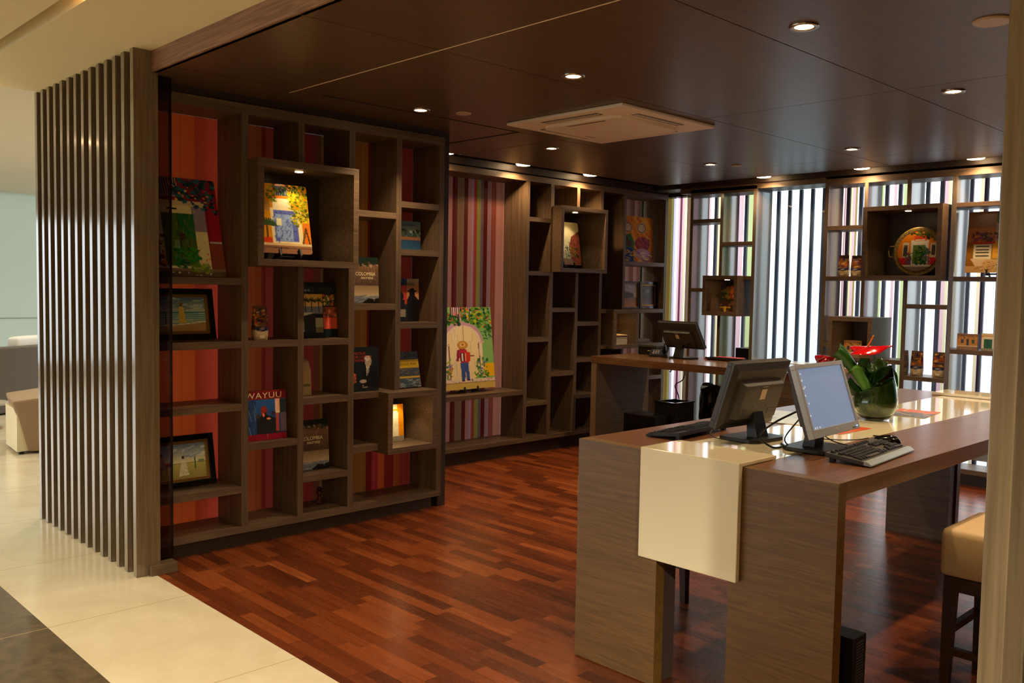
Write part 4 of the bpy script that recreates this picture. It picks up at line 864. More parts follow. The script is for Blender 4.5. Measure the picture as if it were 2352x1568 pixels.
def secreta(x0,x1,z0,label,hh=.315,yb=5.14,off=.025):
    tt, w, h, y_ = book(x0,x1,yb,z0,hh,.06,p_secreta,label)
    text(tt,'title','COLOMBIA',.034,(w/2-off,y_,h*.60),CREAM,'RIGHT',.95); text(tt,'subtitle','secreta',.031,(w/2-off-.022,y_,h*.525),CREAM,'RIGHT',1.1); text(tt,'publisher_mark','V\nE',.012,(w/2-.04,y_,.028),CREAM,'CENTER')
secreta(3.39,3.665,1.484,'brown book titled COLOMBIA secreta right of the large lit display box')
secreta(3.0,3.27,.380,'brown book titled COLOMBIA secreta on the low shelf left of the empty dark recess', .33, 5.14, .045)
tt, w, h, y_ = book(3.79,4.01,5.12,1.862,.205,.04,p_coast,'small blue book with a coastline photograph high in the right column')
text(tt,'title','COLOMBIA',.022,(-.06,y_,h-.035),DKT,'LEFT',1.1)
tt, w, h, y_ = book(3.80,4.01,5.13,1.355,.305,.03,p_silhouettes,'orange and black book reading Colombia with a hatted silhouette')
text(tt,'title','Colombia',.04,(-.09,y_,h-.05),DKT,'LEFT',1.0)
tt, w, h, y_ = book(3.375,3.605,5.05,.889,.30,.03,p_portrait,'black book with a seated man in a dark suit on its cover')
text(tt,'title','NICOLAS\nDEL CASTILLO\nMATHIEU',.024,(-.085,y_,h-.05),REDT,'LEFT',.9)
text(tt,'publisher_mark','IFI\nSTUDIO',.012,(-.02,y_,.035),CREAM,'LEFT')
tt, w, h, y_ = book(3.755,3.968,5.04,.889,.255,.22,p_bands,'blue and yellow banded landscape book standing on the small display box')
text(tt,'title','CARTA DE VIDAS',.024,(0,y_,h*.62),OLT,'CENTER',.9)

# tile paintings
def tile(x0, x1, yb, z0, h, tilt, cvf, label, corner=0, t=.01, stand=True, yaw_=0, group='painted pictures on display', front=PRG, px=None):
    w = x1-x0; up = .05*math.sin(tilt)+.0302*math.cos(tilt)+.0004
    loc = ((x0+x1)/2, yb, z0+.0008+(up if stand else 0)) if px is None else (px, (x0+x1)/2, z0+.0008+(up if stand else 0))
    tt = thing('picture', loc, label, 'picture', group, (-tilt,0,yaw_))
    board(tt, 'painted_face', cvf(), w, h, t, BLACK, corner, front=front)
    if stand: easel(tt, min(.16, w*.4), t)
    return tt
tile(2.10,2.52,5.09,1.637,.612,.29,p_green_door,'painting of a green door under a balcony, top left of the near bookcase', .012, stand=False)
tile(2.72,3.075,5.03,1.754,.445,.2,p_blue_door,'brightly lit painting of a blue door with a potted palm in the large display box', .02)
tile(3.612,3.858,5.09,.507,.262,.07,p_yellowdoor,'small lit picture of a yellow wall with green door in the low display box', stand=False, t=.02)
tile(5.12,5.78,6.19,.632,.76,.12,p_accordion,'large painting of an accordion player in a straw hat before an arched door')
tile(6.48,6.93,6.15,1.815,.44,.16,p_street,'painting of a sunny street in the display box of the far bookcase', .02)
tile(7.60,8.16,6.17,1.919,.50,.04,p_hats,'orange painting of two figures in round straw hats in the far bookcase', stand=False, front=PRM)
tt = tile(2.30,2.83,0,1.772,.52,.1,p_tower,'yellow painting of a balcony tower on a black stand, upper right window shelf', yaw_=-PI/2, px=8.14)
def framed(xc, yb, z0, w, h, tilt, cvf, label, fr=.035, yaw_=0, px=None, gold=True):
    tt = thing('framed_picture', (xc, yb, z0+.0008) if px is None else (px, xc, z0+.0008), label, 'framed picture', 'framed pictures in the bookcases', (-tilt,0,yaw_))
    e = MB().box(-w/2,w/2,-.03,0,0,fr).box(-w/2,w/2,-.03,0,h-fr,h).box(-w/2,-w/2+fr,-.03,0,fr,h-fr).box(w/2-fr,w/2,-.03,0,fr,h-fr)
    e.build('frame', BLACK2, tt, world=False, bevel=.003)
    g = fr*.5
    if gold:
        a, b = fr, fr+g
        MB().box(-w/2+a,w/2-a,-.024,-.006,a,b).box(-w/2+a,w/2-a,-.024,-.006,h-b,h-a).box(-w/2+a,-w/2+b,-.024,-.006,b,h-b).box(w/2-b,w/2-a,-.024,-.006,b,h-b).build('gilt_edge', bpy.data.materials.get('gilt') or mat('gilt', (150,110,50), .35, .6), tt, world=False, bevel=.002)
    fr2 = fr+(g if gold else 0)
    board(tt, 'canvas', cvf(), w-2*fr2, h-2*fr2, .006, BLACK, y=-.014, z0=fr2)
    return tt
framed(2.285,5.17,1.259,.40,.31,.2,p_beach,'black framed beach scene with a woman in yellow, left column of the near bookcase')
framed(2.285,5.17,.377,.40,.31,.2,p_rider,'black framed scene of a rider and a woman in white, bottom left shelf')
framed(7.715,6.15,1.407,.32,.30,.03,p_rock,'small framed landscape with a dark rock, left of the pair on the far bookcase', .016)
framed(8.05,6.15,1.407,.325,.30,.03,p_trees,'very dark framed tree picture right of the rock landscape on the far bookcase', .03)

# coffee bags
def p_bag():
    c = Cv(40, 70, (120,80,40)); c.dots(90,(0,0,1,.6),[(190,120,40),(90,30,30),(40,50,90),(220,170,70),(60,30,20),(180,60,30)],(.03,.09)); c.rect(.4,0,.62,.22,(40,44,80)); c.grad(0,.68,1,1,(214,190,150),(190,166,130)); c.ell(.5,.64,.5,.09,(40,46,84)); c.ell(.5,.64,.22,.045,(150,140,130)); c.rect(0,.9,1,.93,(160,140,110)); return c.noise(6)
def bag(loc, yaw_, label, w=.10, h=.2, d=.06):
    c = p_bag(); t = thing('coffee_bag', loc, label, 'coffee bag', 'foil coffee bags on the shelves', (0,0,yaw_))
    n = 40; rows = 36; vs = []; cols = []
    for i in range(rows+1):
        v = i/rows; z = v*h; ww = w/2*(.96+.10*math.sin(PI*min(1, v*1.3))*(v < .8)+0*v); ww = w/2*(.95+.07*math.sin(PI*v)); dd = d/2*(1-max(0, v-.45)/.55)**.8*(.85+.25*math.sin(PI*min(v*2, 1)))+.0015
        for j in range(n):
            a = 2*PI*j/n; ca, sa = math.cos(a), math.sin(a)
            x = ww*math.copysign(abs(ca)**.35, ca); y = dd*math.copysign(abs(sa)**.6, sa)
            vs.append((x, y-d/2*0, z)); u = .5+x/(w*1.04)
            cols.append((*c.at(u, 1-v), 1))
    fs = [(i*n+j, i*n+(j+1) % n, (i+1)*n+(j+1) % n, (i+1)*n+j) for i in range(rows) for j in range(n)]+[tuple(range(n))[::-1], tuple(rows*n+j for j in range(n))]
    me = bpy.data.meshes.new('pouch'); me.from_pydata(vs, [], fs); me.materials.append(PRG)
    ca_ = me.color_attributes.new('Col', 'FLOAT_COLOR', 'POINT'); ca_.data.foreach_set('color', np.array(cols).ravel()); me.polygons.foreach_set('use_smooth', [True]*len(fs))
    o = bpy.data.objects.new('pouch', me); C.objects.link(o); o.parent = t
    MB().box(-w*.47,w*.47,-.002,.002,h-.001,h+.014).build('top_seal', bpy.data.materials.get('foil') or mat('foil', (110,80,50), .3, .4), t, world=False)
    MB().box(-w*.18,w*.18,-d/2-.0035,-d/2-.001,h*.06,h*.16).build('label_patch', LABELW, t, world=False)
    return t
bag((2.715,5.04,1.2598), 0, 'foil coffee bag standing alone in the near bookcase', .095, .195)
bag((8.09,3.888,1.7728), -PI/2, 'left foil coffee bag left of the round plate', .098, .185)
bag((8.09,3.766,1.7728), -PI/2, 'right foil coffee bag left of the round plate', .098, .18)
bag((8.12,3.19,.8958), -PI/2, 'left foil coffee bag on the lower window shelf right of the flower', .105, .205)
bag((8.12,3.0,.8958), -PI/2, 'right foil coffee bag on the lower window shelf right of the flower', .105, .205)
t = thing('paper_bag', (3.06,5.13,.8828), 'pale tan paper bag partly hidden in the middle column', 'paper bag')
MB().add([(-.055,-.03,0),(.06,-.03,0),(.06,.03,0),(-.055,.03,0),(-.055,-.03,.16),(.055,-.03,.16),(.055,.03,.16),(-.055,.03,.16),(-.05,-.003,.24),(.045,-.003,.24),(.045,.003,.24),(-.05,.003,.24)],
         [(3,2,1,0),(0,1,5,4),(1,2,6,5),(2,3,7,6),(3,0,4,7),(4,5,9,8),(5,6,10,9),(6,7,11,10),(7,4,8,11),(8,9,10,11)]).build('bag_body', mat('tan_paper', (170,140,96), .7), t, world=False, bevel=.003)
MB().box(-.05,.05,-.0325,-.0302,.06,.075).build('bag_label', OLT, t, world=False)
t = thing('figurine', (3.245,5.2,.1308), 'small dark red carved figurine on the bottom shelf', 'figurine')
MB().lathe([(0,0),(.03,0),(.032,.01),(.016,.02),(.013,.05),(.022,.07),(.018,.082),(0,.084)], (0,0,0), 16).build('body', mat('carved_red', (84,28,22), .5), t, world=False, smooth=True)
MB().lathe([(0,.083),(.014,.086),(.017,.095),(.01,.107),(0,.109)], (0,0,0), 14).build('head', mat('carved_red_dark', (60,20,18), .5), t, world=False, smooth=True)

# plate
t = thing('display_plate', (8.08,3.205,2.0), 'round painted plate with a gold rim in the large window display box', 'plate', None, (-.12,0,-PI/2))
t.location.z = 1.7775+.216
c = p_plate(); R = .176; vs = [(0,-.018,0)]; cols = [(*c.at(.5,.5),1)]; nr, na = 44, 110
for i in range(1, nr+1):
    for j in range(na):
        a = 2*PI*j/na; r = R*i/nr; vs.append((r*math.cos(a), -.018+.012*min(1, (i/nr-.8)*5 if i/nr > .8 else 0)*0, r*math.sin(a))); cols.append((*c.at(.5+.5*i/nr*math.cos(a), .5-.5*i/nr*math.sin(a)), 1))
fs = [(0, 1+j, 1+(j+1) % na) for j in range(na)]+[(1+i*na+j, 1+(i+1)*na+j, 1+(i+1)*na+(j+1) % na, 1+i*na+(j+1) % na) for i in range(nr-1) for j in range(na)]
me = bpy.data.meshes.new('painted_centre'); me.from_pydata(vs, [], fs); me.materials.append(PRG); ca_ = me.color_attributes.new('Col', 'FLOAT_COLOR', 'POINT'); ca_.data.foreach_set('color', np.array(cols).ravel())
o = bpy.data.objects.new('painted_centre', me); C.objects.link(o); o.parent = t
gm = wood('gold_rim', (50,36,14), (170,136,54), 1, .35, 1.2)
m_ = MB().lathe([(0,.004),(.10,.004),(.166,0),(.17,-.006),(.18,-.011),(.205,-.016),(.216,-.016),(.216,-.011),(.19,-.003),(.16,.010),(.0,.012)], (0,0,0), 64)
m_.v = [(p[0], p[2], p[1]) for p in m_.v]
m_.build('rim', gm, t, world=False, smooth=True)
def hnd(sx):
    pts = [(sx*.20,-.008,.05),(sx*.25,-.01,.045),(sx*.262,-.01,0),(sx*.25,-.01,-.045),(sx*.20,-.008,-.05)]
    MB().tube(pts, .006, 8).build('handle', gm, t, world=False, smooth=True)
hnd(-1)

# other things on the window shelves
def gift(name, loc, w, h, d, cvf, label, cat='box'):
    t = thing(name, loc, label, cat, None, (0,0,-PI/2)); board(t, 'printed_face', cvf(), w, h, .004, mat('box_brown', (90,50,26), .5), y=-d/2)
    MB().box(-w/2,w/2,-d/2+.0045,d/2,0,h).build('box_body', mat('box_side', (80,46,26), .5), t, world=False, bevel=.001); return t
gift('painted_box', (8.03,3.74,1.0328), .17, .148, .03, p_house, 'orange printed house picture in the low window display box')
gift('wooden_box', (7.95,3.585,1.0328), .10, .042, .05, lambda: Cv(8,8,(130,76,36)), 'small flat brown box beside the orange house picture')
gift('painted_box', (8.07,2.755,1.1538), .165, .135, .04, p_house, 'left painted house box on the shelf right of the coffee bags')
gift('painted_box', (8.07,2.56,1.1538), .165, .145, .04, p_yellowdoor, 'right painted house box at the edge beside the post')
def p_brochure():
    c = Cv(36, 60, (60,50,20)); c.rect(.55,0,1,.3,(236,120,20)); c.dots(30,(0,0,.5,.5),[(50,110,30),(150,110,40),(30,60,30)],(.05,.12)); c.rect(.55,.3,1,.5,(190,60,30)); c.ell(.85,.4,.17,.09,(240,230,200)); c.ell(.87,.4,.09,.045,(60,30,20)); c.rect(.6,.6,.95,.75,(150,90,50)); c.dots(20,(0,.5,.6,1),[(150,100,50),(40,60,40),(110,40,30)],(.04,.1)); c.rect(0,.82,.6,.86,(230,160,40)); c.rect(.25,.8,.36,1,(240,200,60)); return c.noise(6)
t = thing('booklet', (8.0,5.055,1.4062), 'colourful booklet standing in the display box of the corner window bookcase', 'booklet', None, (-.05,0,-PI/2))
board(t, 'cover', p_brochure(), .21, .265, .012)
t = thing('storage_box', (8.12,3.06,.6005), 'dark red and black box on the shelf under the lower coffee bags', 'box')
part('lid', 8.02,8.24,3.08,3.24,.68,.70,mat('dark_red', (110,24,20), .5),t); part('box_body', 8.02,8.24,2.93,3.24,.6005,.68,BLACK,t)
t = thing('speaker_box', (8.15,4.92,.6205), 'black upright box on the window shelf beside the rear monitor', 'box')
part('cabinet', 8.03,8.27,4.835,4.985,.6205,1.04,BLACK,t,.004); part('front_cover', 8.025,8.03,4.842,4.978,.63,1.03,BLACK2,t,0)
# magazines in the small display box
base = 1.0345
for i in range(9):
    th = .011 if i < 7 else .014
    o = MB().box(7.29+random.uniform(-.004,.004), 7.50+random.uniform(-.004,.004), 5.98+random.uniform(-.004,.004), 6.22, base, base+th-.0006).build('magazine', mat('mag_%d' % i, random.choice([(196,190,170),(206,200,184),(186,176,150)]) if i < 7 else [(60,34,20),(226,190,120)][i-7], .5), None, bevel=.001)
    tag(o, 'magazine in the stack inside the small lit display box%s' % ('' if i < 7 else [', second from the top, dark cover', ', topmost with an orange cover'][i-7]), 'magazine', 'stacked magazines' if i < 7 else None); base += th
# paper trays on the low shelf of the far bookcase
t = thing('paper_tray', (7.9,6.15,1.0305), 'grey paper tray on the far bookcase above the black printer', 'tray')
part('tray_shell', 7.66,8.05,6.06,6.3,1.0305,1.045,DGREY,t); part('paper_pile', 7.68,8.03,6.08,6.28,1.0452,1.075,mat('grey_paper', (110,104,98), .6),t)

# ------------------------------------------------------------------ rear counter things
t = thing('receipt_printer', (7.38,5.53,ZT+.0005), 'low black printer box at the left end of the rear counter', 'printer')
part('printer_body', 7.27,7.49,5.42,5.645,ZT+.0005,ZT+.075,BLACK,t,.004); part('printer_top', 7.265,7.49,5.415,5.65,ZT+.076,ZT+.10,DGREY,t,.004)
part('logo', 7.2665,7.2695,5.50,5.525,ZT+.04,ZT+.046,LABELW,t,0); part('logo', 7.2665,7.2695,5.488,5.495,ZT+.038,ZT+.047,mat('gold_dot', (226,180,60), .4),t,0)
t = thing('telephone', (7.2,5.33,ZT+.0005), 'black desk telephone between the printer and the rear monitor', 'telephone', None, (0,0,math.radians(-60)))
MB().prism([(-.10,0),(.10,0),(.10,.065),(.06,.07),(-.10,.02)], -.09, .09, 0).build('phone_body', BLACK, t, world=False, bevel=.004)
MB().tube([(.055,-.085,.052),(.055,-.06,.072),(.055,0,.098),(.055,.06,.115),(.055,.085,.108)], [.022,.018,.014,.019,.024], 10).build('handset', BLACK2, t, world=False, smooth=True)
m_ = MB()
for i in range(3):
    for j in range(4): m_.add([(-.06+i*.024,-.07+j*.022,.028+j*.0077),(-.044+i*.024,-.07+j*.022,.028+j*.0077),(-.044+i*.024,-.056+j*.022,.0327+j*.0077),(-.06+i*.024,-.056+j*.022,.0327+j*.0077)], [(0,1,2,3)])
m_.xf(Matrix.Translation((0,0,.004))).build('keypad', SILVER, t, world=False)
t = thing('folder', (7.46,4.74,ZT+.0005), 'bright red folder lying on the rear counter', 'folder', None, (0,0,math.radians(4)))
RED = mat('red_cover', (206,40,40), .4)
MB().box(-.155,.155,-.13,.15,.0,.003).build('back_cover', RED, t, world=False); MB().box(-.15,.15,-.125,.14,.0032,.010).build('papers', PAGES, t, world=False); MB().box(-.155,.155,-.13,.15,.0102,.0135).build('front_cover', RED, t, world=False)
t = thing('computer_tower', (6.85,5.16,0.0005), 'black computer case on the floor under the rear counter', 'computer case')
part('case_shell', 6.70,6.93,4.99,5.36,.0005,.44,BLACK,t,.004); part('front_panel', 6.694,6.70,5.0,5.35,.02,.43,BLACK2,t,0); part('rear_screw', 6.80,6.81,4.984,4.99,.15,.16,CHROME,t,0)
t = thing('waste_bin', (7.1,5.06,.0005), 'square black waste bin under the rear counter beside the computer case', 'waste bin')
m_ = MB().box(6.95,6.96,4.94,5.18,.0005,.54).box(7.24,7.25,4.94,5.18,.0005,.54).box(6.96,7.24,4.94,4.95,.0005,.54).box(6.96,7.24,5.17,5.18,.0005,.54).box(6.96,7.24,4.95,5.17,.0005,.012)
m_.build('bin_body', BLACK, t)
part('rim', 6.942,6.975,4.932,5.188,.54,.552,BLACK2,t); part('rim', 7.225,7.258,4.932,5.188,.54,.552,BLACK2,t); part('rim', 6.975,7.225,4.932,4.965,.54,.552,BLACK2,t); part('rim', 6.975,7.225,5.155,5.188,.54,.552,BLACK2,t)
# black bin bag: crumpled body
t = thing('bin_bag', (7.62,4.99,0), 'crumpled glossy black bin bag standing behind the rear counter', 'bin bag')
vs = []; n = 28; rows = 14
for i in range(rows+1):
    v = i/rows
    for j in range(n):
        a = 2*PI*j/n; k = .9+.2*v+.10*math.sin(3*a+5*v)+random.uniform(-.05,.05)
        vs.append((.085*k*math.cos(a), .115*k*math.sin(a), .004+.66*v+(.03*math.sin(2*a) if i == rows else 0)))
fs = [(i*n+j, i*n+(j+1) % n, (i+1)*n+(j+1) % n, (i+1)*n+j) for i in range(rows) for j in range(n)]+[tuple(range(n))[::-1], tuple(rows*n+j for j in range(n))]
MB().add(vs, fs).build('sack', BLACK2, t, world=False)
# computer case under the front counter
t = thing('computer_tower', (3.25,1.6,.0005), 'black computer case with a vented side under the right half of the front counter', 'computer case')
part('case_shell', 3.195,3.30,1.44,1.78,.0005,.32,BLACK,t,.003)
for i in range(24): part('vent_slit', 3.215,3.275,1.437,1.44,.03+i*.0115,.035+i*.0115,DGREY,t,0)

# ------------------------------------------------------------------ vase with flowers
VX, VY = 4.538, 1.986
t = thing('glass_vase', (VX,VY,ZT+.0018), 'rounded glass vase with a slanted rim lined with rolled green leaves', 'vase')
GL = bpy.data.materials.new('vase_glass'); GL.use_nodes = True; b = GL.node_tree.nodes['Principled BSDF']
b.inputs['Base Color'].default_value = (.80,.95,.84,1); b.inputs['Roughness'].default_value = .02; b.inputs['Transmission Weight'].default_value = 1; b.inputs['IOR'].default_value = 1.45
aR = math.atan2(-.70,.717)
def tl(a, z): return .052*math.cos(a-aR)*max(0, (z-.10)/.09)
outer = [(0,.001),(.045,.001),(.07,.008),(.095,.036),(.109,.074),(.110,.102),(.103,.143),(.088,.185),(.074,.215)]
inner = [(.071,.214),(.085,.185),(.100,.143),(.107,.102),(.106,.074),(.092,.038),(.068,.014),(.0,.008)]
MB().lathe(outer+inner, (0,0,0), 56, tilt=tl).build('glass_body', GL, t, world=False, smooth=True)
LF = mat('leaf_green', (34,84,22), .3); LF2 = mat('leaf_dark', (22,52,20), .3); LF3 = mat('leaf_light', (70,120,40), .35); RF = mat('spathe_red', (206,16,24), .14, coat=.5); RF2 = mat('spathe_dark_red', (140,10,18), .12, coat=.5); SPX = mat('spadix_orange', (214,110,44), .5)
# rolled lining leaf and water
m_ = MB()
prf = [(.04,.012),(.066,.018),(.089,.04),(.1015,.07),(.1035,.102),(.097,.143),(.082,.182)]
m_.lathe(prf, (0,0,0), 48, tilt=lambda a, z: tl(a, z)*.8)
o = m_.build('leaf_lining', wood('lining_leaf', (20,44,12), (64,86,20), 0, .3, .5, .5), t, world=False, smooth=True)
for k in range(4):
    z0 = .045+k*.027; pts = []
    for j in range(30): a = 2*PI*j/29+k; pts.append((.060*math.cos(a), .060*math.sin(a), z0+.02*math.sin(a+k)))
    MB().tube(pts, .016, 8, cap=False).build('coiled_leaf', LF2 if k % 2 else LF, t, world=False, smooth=True)
RV = Vector((.717,-.697,0)); FV = Vector((.697,.717,0)); UP = Vector((0,0,1))
def P3(u, v, w_=0): return RV*u+UP*v+FV*w_
def leafblade(parent, name, spine, widths, mm, wdir, cup=.3, loc0=None):
    vs = []; n = 9; k = len(spine)
    for i, (p, w_) in enumerate(zip(spine, widths)):
        p = Vector(p); tt_ = (Vector(spine[min(i+1,k-1)])-Vector(spine[max(i-1,0)])).normalized(); wd = (wdir-tt_*wdir.dot(tt_)).normalized(); nn = tt_.cross(wd)
        for j in range(n):
            s_ = (j/(n-1)-.5)*2; vs.append(p+wd*s_*w_+nn*(cup*w_*s_*s_))
    fs = [(i*n+j, i*n+j+1, (i+1)*n+j+1, (i+1)*n+j) for i in range(k-1) for j in range(n-1)]
    o = MB().add(vs, fs).build(name, mm, parent, world=False, smooth=True)
    q = o.modifiers.new('solid', 'SOLIDIFY'); q.thickness = .0015
    return o
def smoothpts(pts, m=5):
    P = [Vector(p) for p in pts]; P = [P[0]]+P+[P[-1]]; c = []
    for i in range(1, len(P)-2):
        for s_ in range(m):
            u = s_/m; a, b, c_, d = P[i-1], P[i], P[i+1], P[i+2]; c.append(.5*((2*b)+(-a+c_)*u+(2*a-5*b+4*c_-d)*u*u+(-a+3*b-3*c_+d)*u**3))
    c.append(P[-2]); return c
def bladething(label, pts, w0, mm, wdir, cup, tip=1.0):
    base = P3(0,.03)+Vector((VX,VY,ZT)); t = thing('leaf', tuple(base), label, 'leaf', 'green leaves in the vase')
    sp = smoothpts([Vector(p)+Vector((VX,VY,ZT))-base for p in pts]); n = len(sp)
    wd = [w0*(.25+.75*math.sin(PI*min(1, (i/(n-1))*.62+.05))) if tip else w0*(.3+.7*(i/(n-1))) for i in range(n)]
    leafblade(t, 'blade', sp, wd, mm, wdir, cup)
    MB().tube(sp[:max(3, n//3)], .004, 6).build('stalk', mm, t, world=False, smooth=True)
bladething('long rolled green leaf reaching up left from the vase toward the red bloom', [P3(0,.05),P3(-.02,.15),P3(-.10,.25),P3(-.165,.33),P3(-.20,.355)], .042, LF, RV*.8+UP*.4, .9, 0)
bladething('broad folded green leaf in front of the long rolled one', [P3(-.01,.04,-.02),P3(-.04,.14,-.03),P3(-.085,.23,-.03),P3(-.11,.275,-.03),P3(-.10,.285,.02)], .048, LF3, RV+UP*.2, 1.0, 0)
bladething('upright arched green leaf in the middle of the vase', [P3(.0,.05,.02),P3(-.02,.16,.02),P3(-.035,.24,.02),P3(-.02,.285,.02),P3(.0,.25,.0)], .052, LF, RV, .5)
bladething('dark green leaf folded over the rim at the right', [P3(-.05,.10,-.01),P3(0,.18,.0),P3(.035,.235,.0),P3(.06,.225,.0),P3(.07,.17,.0)], .044, LF2, UP+RV*.3, .3)
bladething('dark green leaf low at the left of the vase mouth', [P3(-.02,.08),P3(-.07,.13),P3(-.115,.16),P3(-.15,.20)], .03, LF2, UP*.8-RV*.4, .4)
bladething('thin pale green leaf right of the flower stem', [P3(.005,.1),P3(.02,.2),P3(.04,.26),P3(.055,.30)], .007, LF3, RV, .2)
def anthurium(label, c, size, mm, tiltv, stempts, spad=True, droop=.15):
    base = Vector((VX,VY,ZT))+c; t = thing('anthurium', tuple(base), label, 'flower', 'anthurium blooms in the vase')
    ax = tiltv[0].normalized(); nn = tiltv[1].normalized(); bb = nn.cross(ax)
    vs = [Vector((0,0,0))]; n = 36; rings = 6
    for i in range(1, rings+1):
        for j in range(n):
            a = 2*PI*j/n; q = i/rings; x = -(16*math.sin(a)**3)/17; yv = (13*math.cos(a)-5*math.cos(2*a)-2*math.cos(3*a)-math.cos(4*a))/17
            p = ax*(-yv*size*q)+bb*(x*size*.75*q)+nn*(-(q**2)*size*droop*(1+.5*math.cos(3*a))+.03*size*math.sin(5*a)*q)
            vs.append(p)
    fs = [(0, 1+j, 1+(j+1) % n) for j in range(n)]+[(1+i*n+j, 1+(i+1)*n+j, 1+(i+1)*n+(j+1) % n, 1+i*n+(j+1) % n) for i in range(rings-1) for j in range(n)]
    o = MB().add(vs, fs).build('spathe', mm, t, world=False, smooth=True); q = o.modifiers.new('solid', 'SOLIDIFY'); q.thickness = .0015
    if spad:
        sp = [nn*.004, nn*.02+ax*.012*1, nn*.06+ax*.03]
        MB().tube(smoothpts(sp, 3), [.006,.006,.006,.0055,.005,.0045,.003][:len(smoothpts(sp, 3))], 8).build('spadix', SPX, t, world=False, smooth=True)
    MB().tube(smoothpts([Vector(p)+Vector((VX,VY,ZT))-base for p in stempts]), .0028, 6).build('stem', LF3, t, world=False, smooth=True)
anthurium('bright red anthurium with an orange spadix standing high above the vase', P3(-.05,.375), .122, RF, (RV*1.0+UP*.16-FV*.35, UP-RV*.14-FV*.22), [P3(-.015,.365),P3(-.012,.3),P3(-.002,.22),P3(-.01,.12),P3(-.02,.05)], droop=.12)
anthurium('dark red bloom beside the top corner of the lit monitor', P3(-.24,.315,.05), .07, RF2, (RV+UP*.3, UP*.6-FV*.7), [P3(-.24,.31,.05),P3(-.16,.22,.03),P3(-.07,.13),P3(-.02,.05)], False, .5)
anthurium('dark red bloom between the rolled leaf and the red bloom', P3(-.13,.315,.06), .062, RF2, (RV-UP*.2, UP*.7-FV*.6), [P3(-.13,.31,.06),P3(-.09,.22,.03),P3(-.03,.12),P3(-.01,.05)], False, .5)

# paper things on the runner
def flat(name, cx, cy, yaw_, w, d, cv, label, cat, z0=ZT+.0016, th=.0025):
    t = thing(name, (cx,cy,z0), label, cat, None, (0,0,yaw_)); o = board(t, 'printed_sheet', cv, w, d, th, PAGES, y=-th)
    o.rotation_euler = (-PI/2,0,0); o.location = (0,-d/2,0)
    return t
c = Cv(60,40,(90,96,110)); c.rect(0,0,.55,1,(96,104,120)); c.rect(.62,0,1,1,(216,110,60)); c.dots(60,(0,0,.6,1),[(130,130,126),(190,150,110),(60,70,90)],(.02,.05)); c.line(.5,.1,.2,.6,.02,(206,170,120)); c.rect(.66,.2,.95,.24,(240,200,170))
flat('magazine', 4.94,1.955, math.radians(7), .33, .21, c, 'grey and orange magazine lying right of the vase', 'magazine')
c = Cv(40,30,(206,84,30)); c.rect(.1,.2,.8,.26,(236,160,110))
flat('brochure', 4.06,1.93, math.radians(-3), .30, .15, c, 'orange brochure lying behind the lit monitor', 'brochure')
c = Cv(80,56,(196,206,206)); c.rect(.1,.1,.9,.2,(170,184,188)); c.strokes(60,(.08,.3,.9,.9),[(176,188,192),(206,214,212),(150,164,170)],.2,.008,0,.6); c.rect(.72,.6,1,1,(60,50,50)); c.rect(.0,.4,.4,.5,(150,170,180))
flat('newspaper', 4.22,2.33, math.radians(10), .46, .36, c, 'pale blue newspaper spread between the two front monitors', 'newspaper', ZT+.0018)

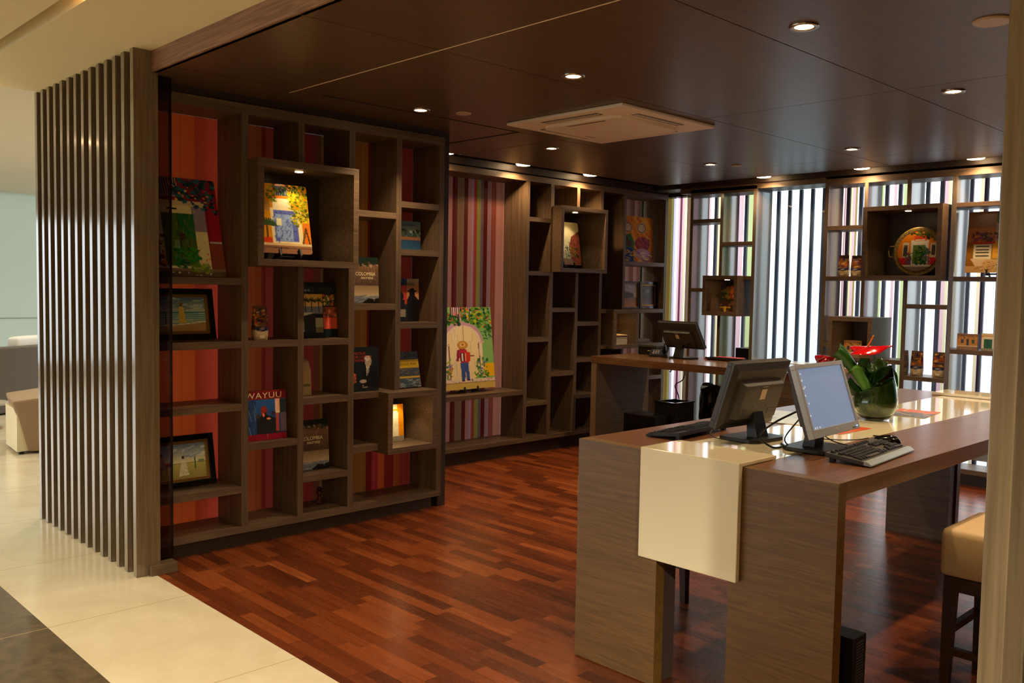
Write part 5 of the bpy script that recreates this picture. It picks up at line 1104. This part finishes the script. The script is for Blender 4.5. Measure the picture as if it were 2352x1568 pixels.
# ================================================================== LOBBY furniture
SG = mat('sofa_grey', (92,84,78), .8); SB = mat('chair_brown', (150,124,98), .75); SWH = mat('chair_cream', (226,214,180), .5); CU = mat('cushion_white', (220,218,214), .8)
t = thing('sofa', (2.4,12.3,.0), 'curved dark grey sofa at the far left of the lobby', 'sofa')
pts = []; cx, cy, R1, R2 = 2.3, 14.0, 2.36, 1.6
def arc(R, a0, a1, n=24): return [(cx+R*math.cos(a0+(a1-a0)*i/n), cy+R*math.sin(a0+(a1-a0)*i/n)) for i in range(n+1)]
ring = arc(2.36, -2.6, -.35)+arc(2.14, -.35, -2.6)
MB().prism(ring, .02, .80).build('backrest', SG, t, bevel=.02)
ring = arc(2.13, -2.6, -.35)+arc(1.35, -.35, -2.6)
MB().prism(ring, .02, .42).build('seat', SG, t, bevel=.02)
for i, a in enumerate((-2.1,-1.72,-1.34,-.96)):
    px_, py_ = cx+2.02*math.cos(a), cy+2.02*math.sin(a)
    o = MB().box(-.3,.3,-.09,.09,-.24,.24).build('cushion', CU, None, bevel=.06, smooth=True, subd=1); o.location = (px_,py_,.43+.24); o.rotation_euler = (.0,0,a+PI/2)
    tag(o, 'white back cushion standing on the curved grey sofa', 'cushion', 'white cushions on the curved sofa')
t = thing('armchair', (2.75,9.2,0), 'brown tub armchair with a cream side panel beyond the slat screen', 'armchair')
m_ = MB().add([(2.50,8.98,.02),(3.2,8.75,.02),(3.3,9.4,.02),(2.62,9.6,.02),(2.36,8.95,.50),(3.25,8.62,.62),(3.4,9.5,.62),(2.5,9.7,.5)], [(0,3,2,1),(4,5,6,7),(0,1,5,4),(1,2,6,5),(2,3,7,6),(3,0,4,7)])
m_.build('tub_shell', SB, t, bevel=.02)
MB().add([(2.40,8.96,.03),(2.56,9.0,.03),(2.62,9.5,.03),(2.45,9.5,.03),(2.40,8.955,.42),(2.43,8.96,.42),(2.5,9.5,.42),(2.45,9.5,.42)], [(0,3,2,1),(4,5,6,7),(0,1,5,4),(1,2,6,5),(2,3,7,6),(3,0,4,7)]).build('side_panel', SWH, t)
part('foot', 2.43,2.47,9.0,9.04,0,.03,BLACK,t,0); part('foot', 3.1,3.14,8.85,8.89,0,.03,BLACK,t,0)
t = thing('side_table', (2.62,10.75,0), 'small round side table at the left edge before the sofa', 'side table')
MB().lathe([(0,.26),(.17,.26),(.18,.27),(.18,.285),(.17,.295),(0,.295)], (0,0,0), 30).build('table_top', mat('table_grey', (170,160,146), .4), t, world=False); MB().lathe([(0,0),(.12,0),(.12,.02),(.03,.04),(.03,.26),(0,.26)], (0,0,0), 24).build('pedestal', SB, t, world=False)
